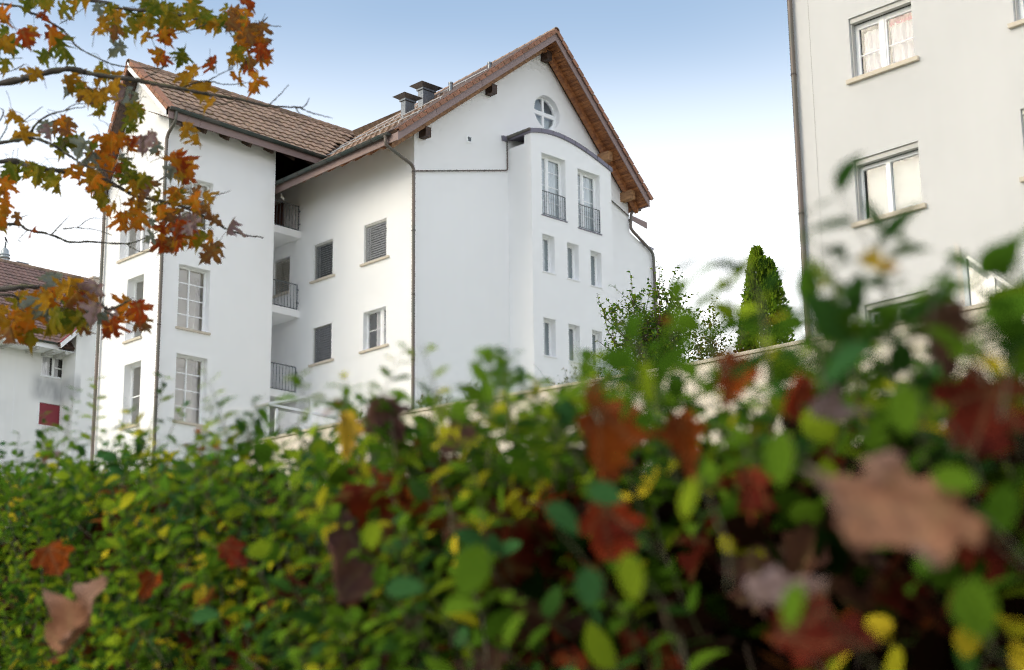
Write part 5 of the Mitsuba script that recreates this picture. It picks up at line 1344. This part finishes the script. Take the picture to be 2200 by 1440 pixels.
FALLEN = [  # x, y, size px, depth, kind, mesh, angle of the tip in the picture (0 = up), facing, label
    (825, 905, 150, 2.28, 'purple', 5, 150, (0.1, -0.3, 1), 'dark purple brown folded leaf on the hedge top, left of the picture centre'),
    (985, 965, 130, 2.10, 'purple', 2, 240, (0.2, 0.5, 1), 'dull dark leaf tucked into the hedge just right of the purple brown one'),
    (1285, 950, 230, 1.62, 'orange', 3, 190, (0.3, 0.1, 1), 'broad bright orange leaf standing upright in the hedge right of centre'),
    (1470, 960, 190, 1.50, 'orange', 1, 170, (-0.3, 0.2, 1), 'rusty orange rounded leaf in the hedge beside the broad orange one'),
    (1565, 825, 170, 1.46, 'orange', 0, 200, (0.1, 0.4, 1), 'glowing orange leaf lying on the hedge top below the conifer'),
    (1690, 855, 150, 1.42, 'red', 2, 220, (0.5, 0.1, 1), 'red leaf on the hedge top to the right of the glowing orange one'),
    (1605, 1060, 130, 1.42, 'red', 4, 180, (0.0, 0.3, 1), 'small vivid red triangular leaf inside the hedge above the pale dry leaves'),
    (2015, 725, 190, 1.28, 'brown', 5, 175, (0.2, -0.2, 1), 'tall folded brown leaf standing on the hedge top at the right'),
    (2110, 905, 240, 1.24, 'maroon', 0, 200, (-0.2, 0.2, 1), 'big dark maroon leaf at the right end of the hedge'),
    (1910, 1095, 380, 1.16, 'tan', 0, 262, (0.1, 0.62, 0.55), 'large pale pinkish tan dry leaf lying flat at the lower right'),
    (1690, 1285, 190, 1.16, 'mauve', 1, 85, (0.1, 0.6, 0.5), 'small pale mauve dry leaf below the large tan one'),
    (1800, 905, 150, 1.36, 'mauve', 4, 110, (0.0, 0.8, 0.7), 'pale mauve curled leaf on the hedge left of the maroon one'),
    (2190, 850, 130, 1.26, 'orange', 2, 150, (-0.5, 0.2, 1), 'orange leaf cut by the right edge of the picture'),
    (190, 1340, 210, 3.1, 'tan', 5, 40, (-0.7, 0.2, 0.7), 'tan brown folded leaf near the lower left corner'),
    (715, 1215, 230, 2.25, 'purple', 5, 20, (0.9, 0.1, 0.6), 'dark curled leaf hanging deep in the hedge left of centre'),
    (732, 935, 110, 2.50, 'yellow', 2, 185, (0.2, 0.0, 1), 'yellow leaf hanging on the hedge left of the purple brown one'),
    (1875, 580, 105, 1.36, 'yellow', 0, 100, (0.1, 0.2, 1), 'mustard yellow leaf on a tall sprig in front of the cream block'),
    (112, 985, 60, 4.1, 'mauve', 1, 90, (0.1, 0.4, 1), 'little greyish mauve leaf on the hedge top at the far left'),
    (115, 1205, 95, 3.5, 'orange', 3, 160, (0.3, 0.2, 1), 'orange leaf low in the hedge at the left edge'),
    (320, 1262, 95, 3.0, 'orange', 0, 200, (-0.2, 0.2, 1), 'rust orange leaf in the hedge right of the tan folded one'),
    (1300, 1150, 200, 1.66, 'red', 3, 180, (0.2, 0.1, 1), 'deep red orange leaf hanging below the broad orange one'),
    (495, 1195, 85, 2.7, 'red', 4, 150, (0.3, 0.3, 1), 'dull red leaf in the hedge midway along the left half'),
    (1760, 1390, 260, 1.20, 'maroon', 4, 120, (0.1, 0.7, 0.8), 'dark maroon leaf in the shade along the bottom right')]
# dry maple leaves lodged deep in the hedge, too many to tell apart
V, F, C, kk = [], [], [], 0
for i in range(620):
    t = rf.uniform(-0.3, 1.15)
    if rf.uniform() > 0.25 + 0.75 * np.clip((t - 0.1) / 0.5, 0, 1):
        continue
    p = hedge_pt(t, rf.uniform(0.10, 0.5), rf.uniform(0.02, 0.62))
    ms = int(rf.integers(6))
    v, f, _, _ = MAPLES[ms]
    kind = ['maroon', 'brown', 'purple', 'red', 'maroon', 'orange'][rf.integers(6)]
    M = mat4(rot_from(unit(rf.normal(0, 1, 3) - [0, 0, 0.5]), unit(rf.normal(0, 1, 3) + OUT3 * 0.8)), p, rf.uniform(0.07, 0.13))
    V.append(v @ M[:3, :3].T + M[:3, 3]); F.append(f + kk); C.append(maple_colors(ms, *DEAD[kind], i) * 0.8); kk += len(v)
k = thing('dry_leaves', 'mass of dark red and brown dry leaves lodged inside the hedge', 'leaves')
scene[k] = mikit.ply((np.vstack(V), np.vstack(F)), 'leaf_dead', smooth=True, color=np.vstack(C))
labels[k]['kind'] = 'stuff'


DRY_HALF = [(0, 0.0), (0.16, -0.07), (0.30, -0.05), (0.42, 0.03), (0.37, 0.12), (0.47, 0.18), (0.63, 0.27), (0.66, 0.38), (0.54, 0.45), (0.42, 0.47), (0.33, 0.50), (0.36, 0.62), (0.37, 0.72), (0.24, 0.78), (0.15, 0.90), (0.0, 1.03)]


def dry_mesh(seed, flat=1.0):
    """A dry maple leaf folded along its midrib and crumpled at the rim."""
    rr = np.random.default_rng(seed)
    h = np.array(DRY_HALF)
    h1, h2 = h * [1, 1] + rr.normal(0, 0.025, h.shape), (h + rr.normal(0, 0.025, h.shape)) * [-1, 1]
    h1[[0, -1]] = h2[[0, -1]] = h[[0, -1]]
    p = Polygon(np.vstack([h1, h2[-2:0:-1]])).buffer(0.02).buffer(-0.02)
    v, f = trimesh.creation.triangulate_polygon(p if hasattr(p, 'exterior') else max(p.geoms, key=lambda g: g.area), engine='earcut')
    v, f = trimesh.remesh.subdivide_to_size(np.c_[v, np.zeros(len(v))], f, 0.09)
    m = trimesh.Trimesh(v, f, process=True)
    v = np.array(m.vertices)
    x, y = v[:, 0], v[:, 1] - 0.4
    ang = np.arctan2(x, y + 0.35)
    r = np.hypot(x, y + 0.3)
    n = meshkit.fbm(np.c_[x * 3.5, y * 3.5, np.full(len(v), seed % 97)], 3, seed % 89) - 0.5
    n2 = meshkit.fbm(np.c_[x * 8, y * 8, np.full(len(v), seed % 83)], 2, seed % 71) - 0.5
    z = 0.42 * n * r + 0.16 * n2 * r + 0.05 * np.cos(ang * 5) * r
    fold = rr.uniform(0.45, 1.15) * flat
    x, z = np.sign(x) * (np.abs(x) * math.cos(fold)) + 0.02 * n, z + np.abs(x) * math.sin(fold) - 0.5 * (np.abs(x) ** 2) * rr.uniform(0, 1.2)
    R2 = rr.uniform(0.8, 1.8)
    b = y / R2
    y, z2 = np.sin(b) * (R2 - z), R2 - np.cos(b) * (R2 - z)
    vein = np.minimum.reduce([np.abs(np.sin(ang - c)) * r + (np.cos(ang - c) < 0) * 9 for c in (0, 0.8, -0.8, 1.7, -1.7)])
    return np.stack([x, y + 0.4, z2], 1), np.array(m.faces), np.clip(1 - vein / 0.035, 0, 1), n, r


def dry_colors(kind, vein, n, r):
    a, b, e = (np.array(c) for c in DEAD[kind])
    k = np.clip(0.5 + 3.0 * n, 0, 1)[:, None]
    c = a * (1 - k) + b * k
    w = np.clip((r - 0.45) * 1.8 + n * 1.2, 0, 1)[:, None]
    c = c * (1 - w) + e * w
    return c * (1 - 0.35 * vein[:, None]) + np.array((0.30, 0.20, 0.10)) * 0.35 * vein[:, None]


for (x, y, s, d, kind, ms, ang, face, lab) in FALLEN:
    a = math.radians(ang)
    up = UP * math.cos(a) + RT * math.sin(a)
    nrm = unit(RT * (face[0] + rf.normal(0, 0.25)) + UP * (face[1] + 0.25) - FW * face[2] * 0.7)
    size = s * d / FPX * 1.0
    R = rot_from(unit(up - nrm * (up @ nrm) * 0.8), nrm)
    v, f, vein, nn, rr_ = dry_mesh(int(x) + 7 * int(y), 0.45 if kind == 'tan' and x > 1000 else 1.0)
    d = d * {'tan': 1.02, 'yellow': 1.0}.get(kind, 1.10)
    o = at(x, y, d) - R[:, 1] * size * 0.42
    vv = v @ (R * size).T + o
    k = single('fallen_leaf', (vv, f), 'leaf_dead', lab, 'leaf', smooth=True, group='fallen maple leaves caught in the hedge', color=dry_colors(kind, vein, nn, rr_))
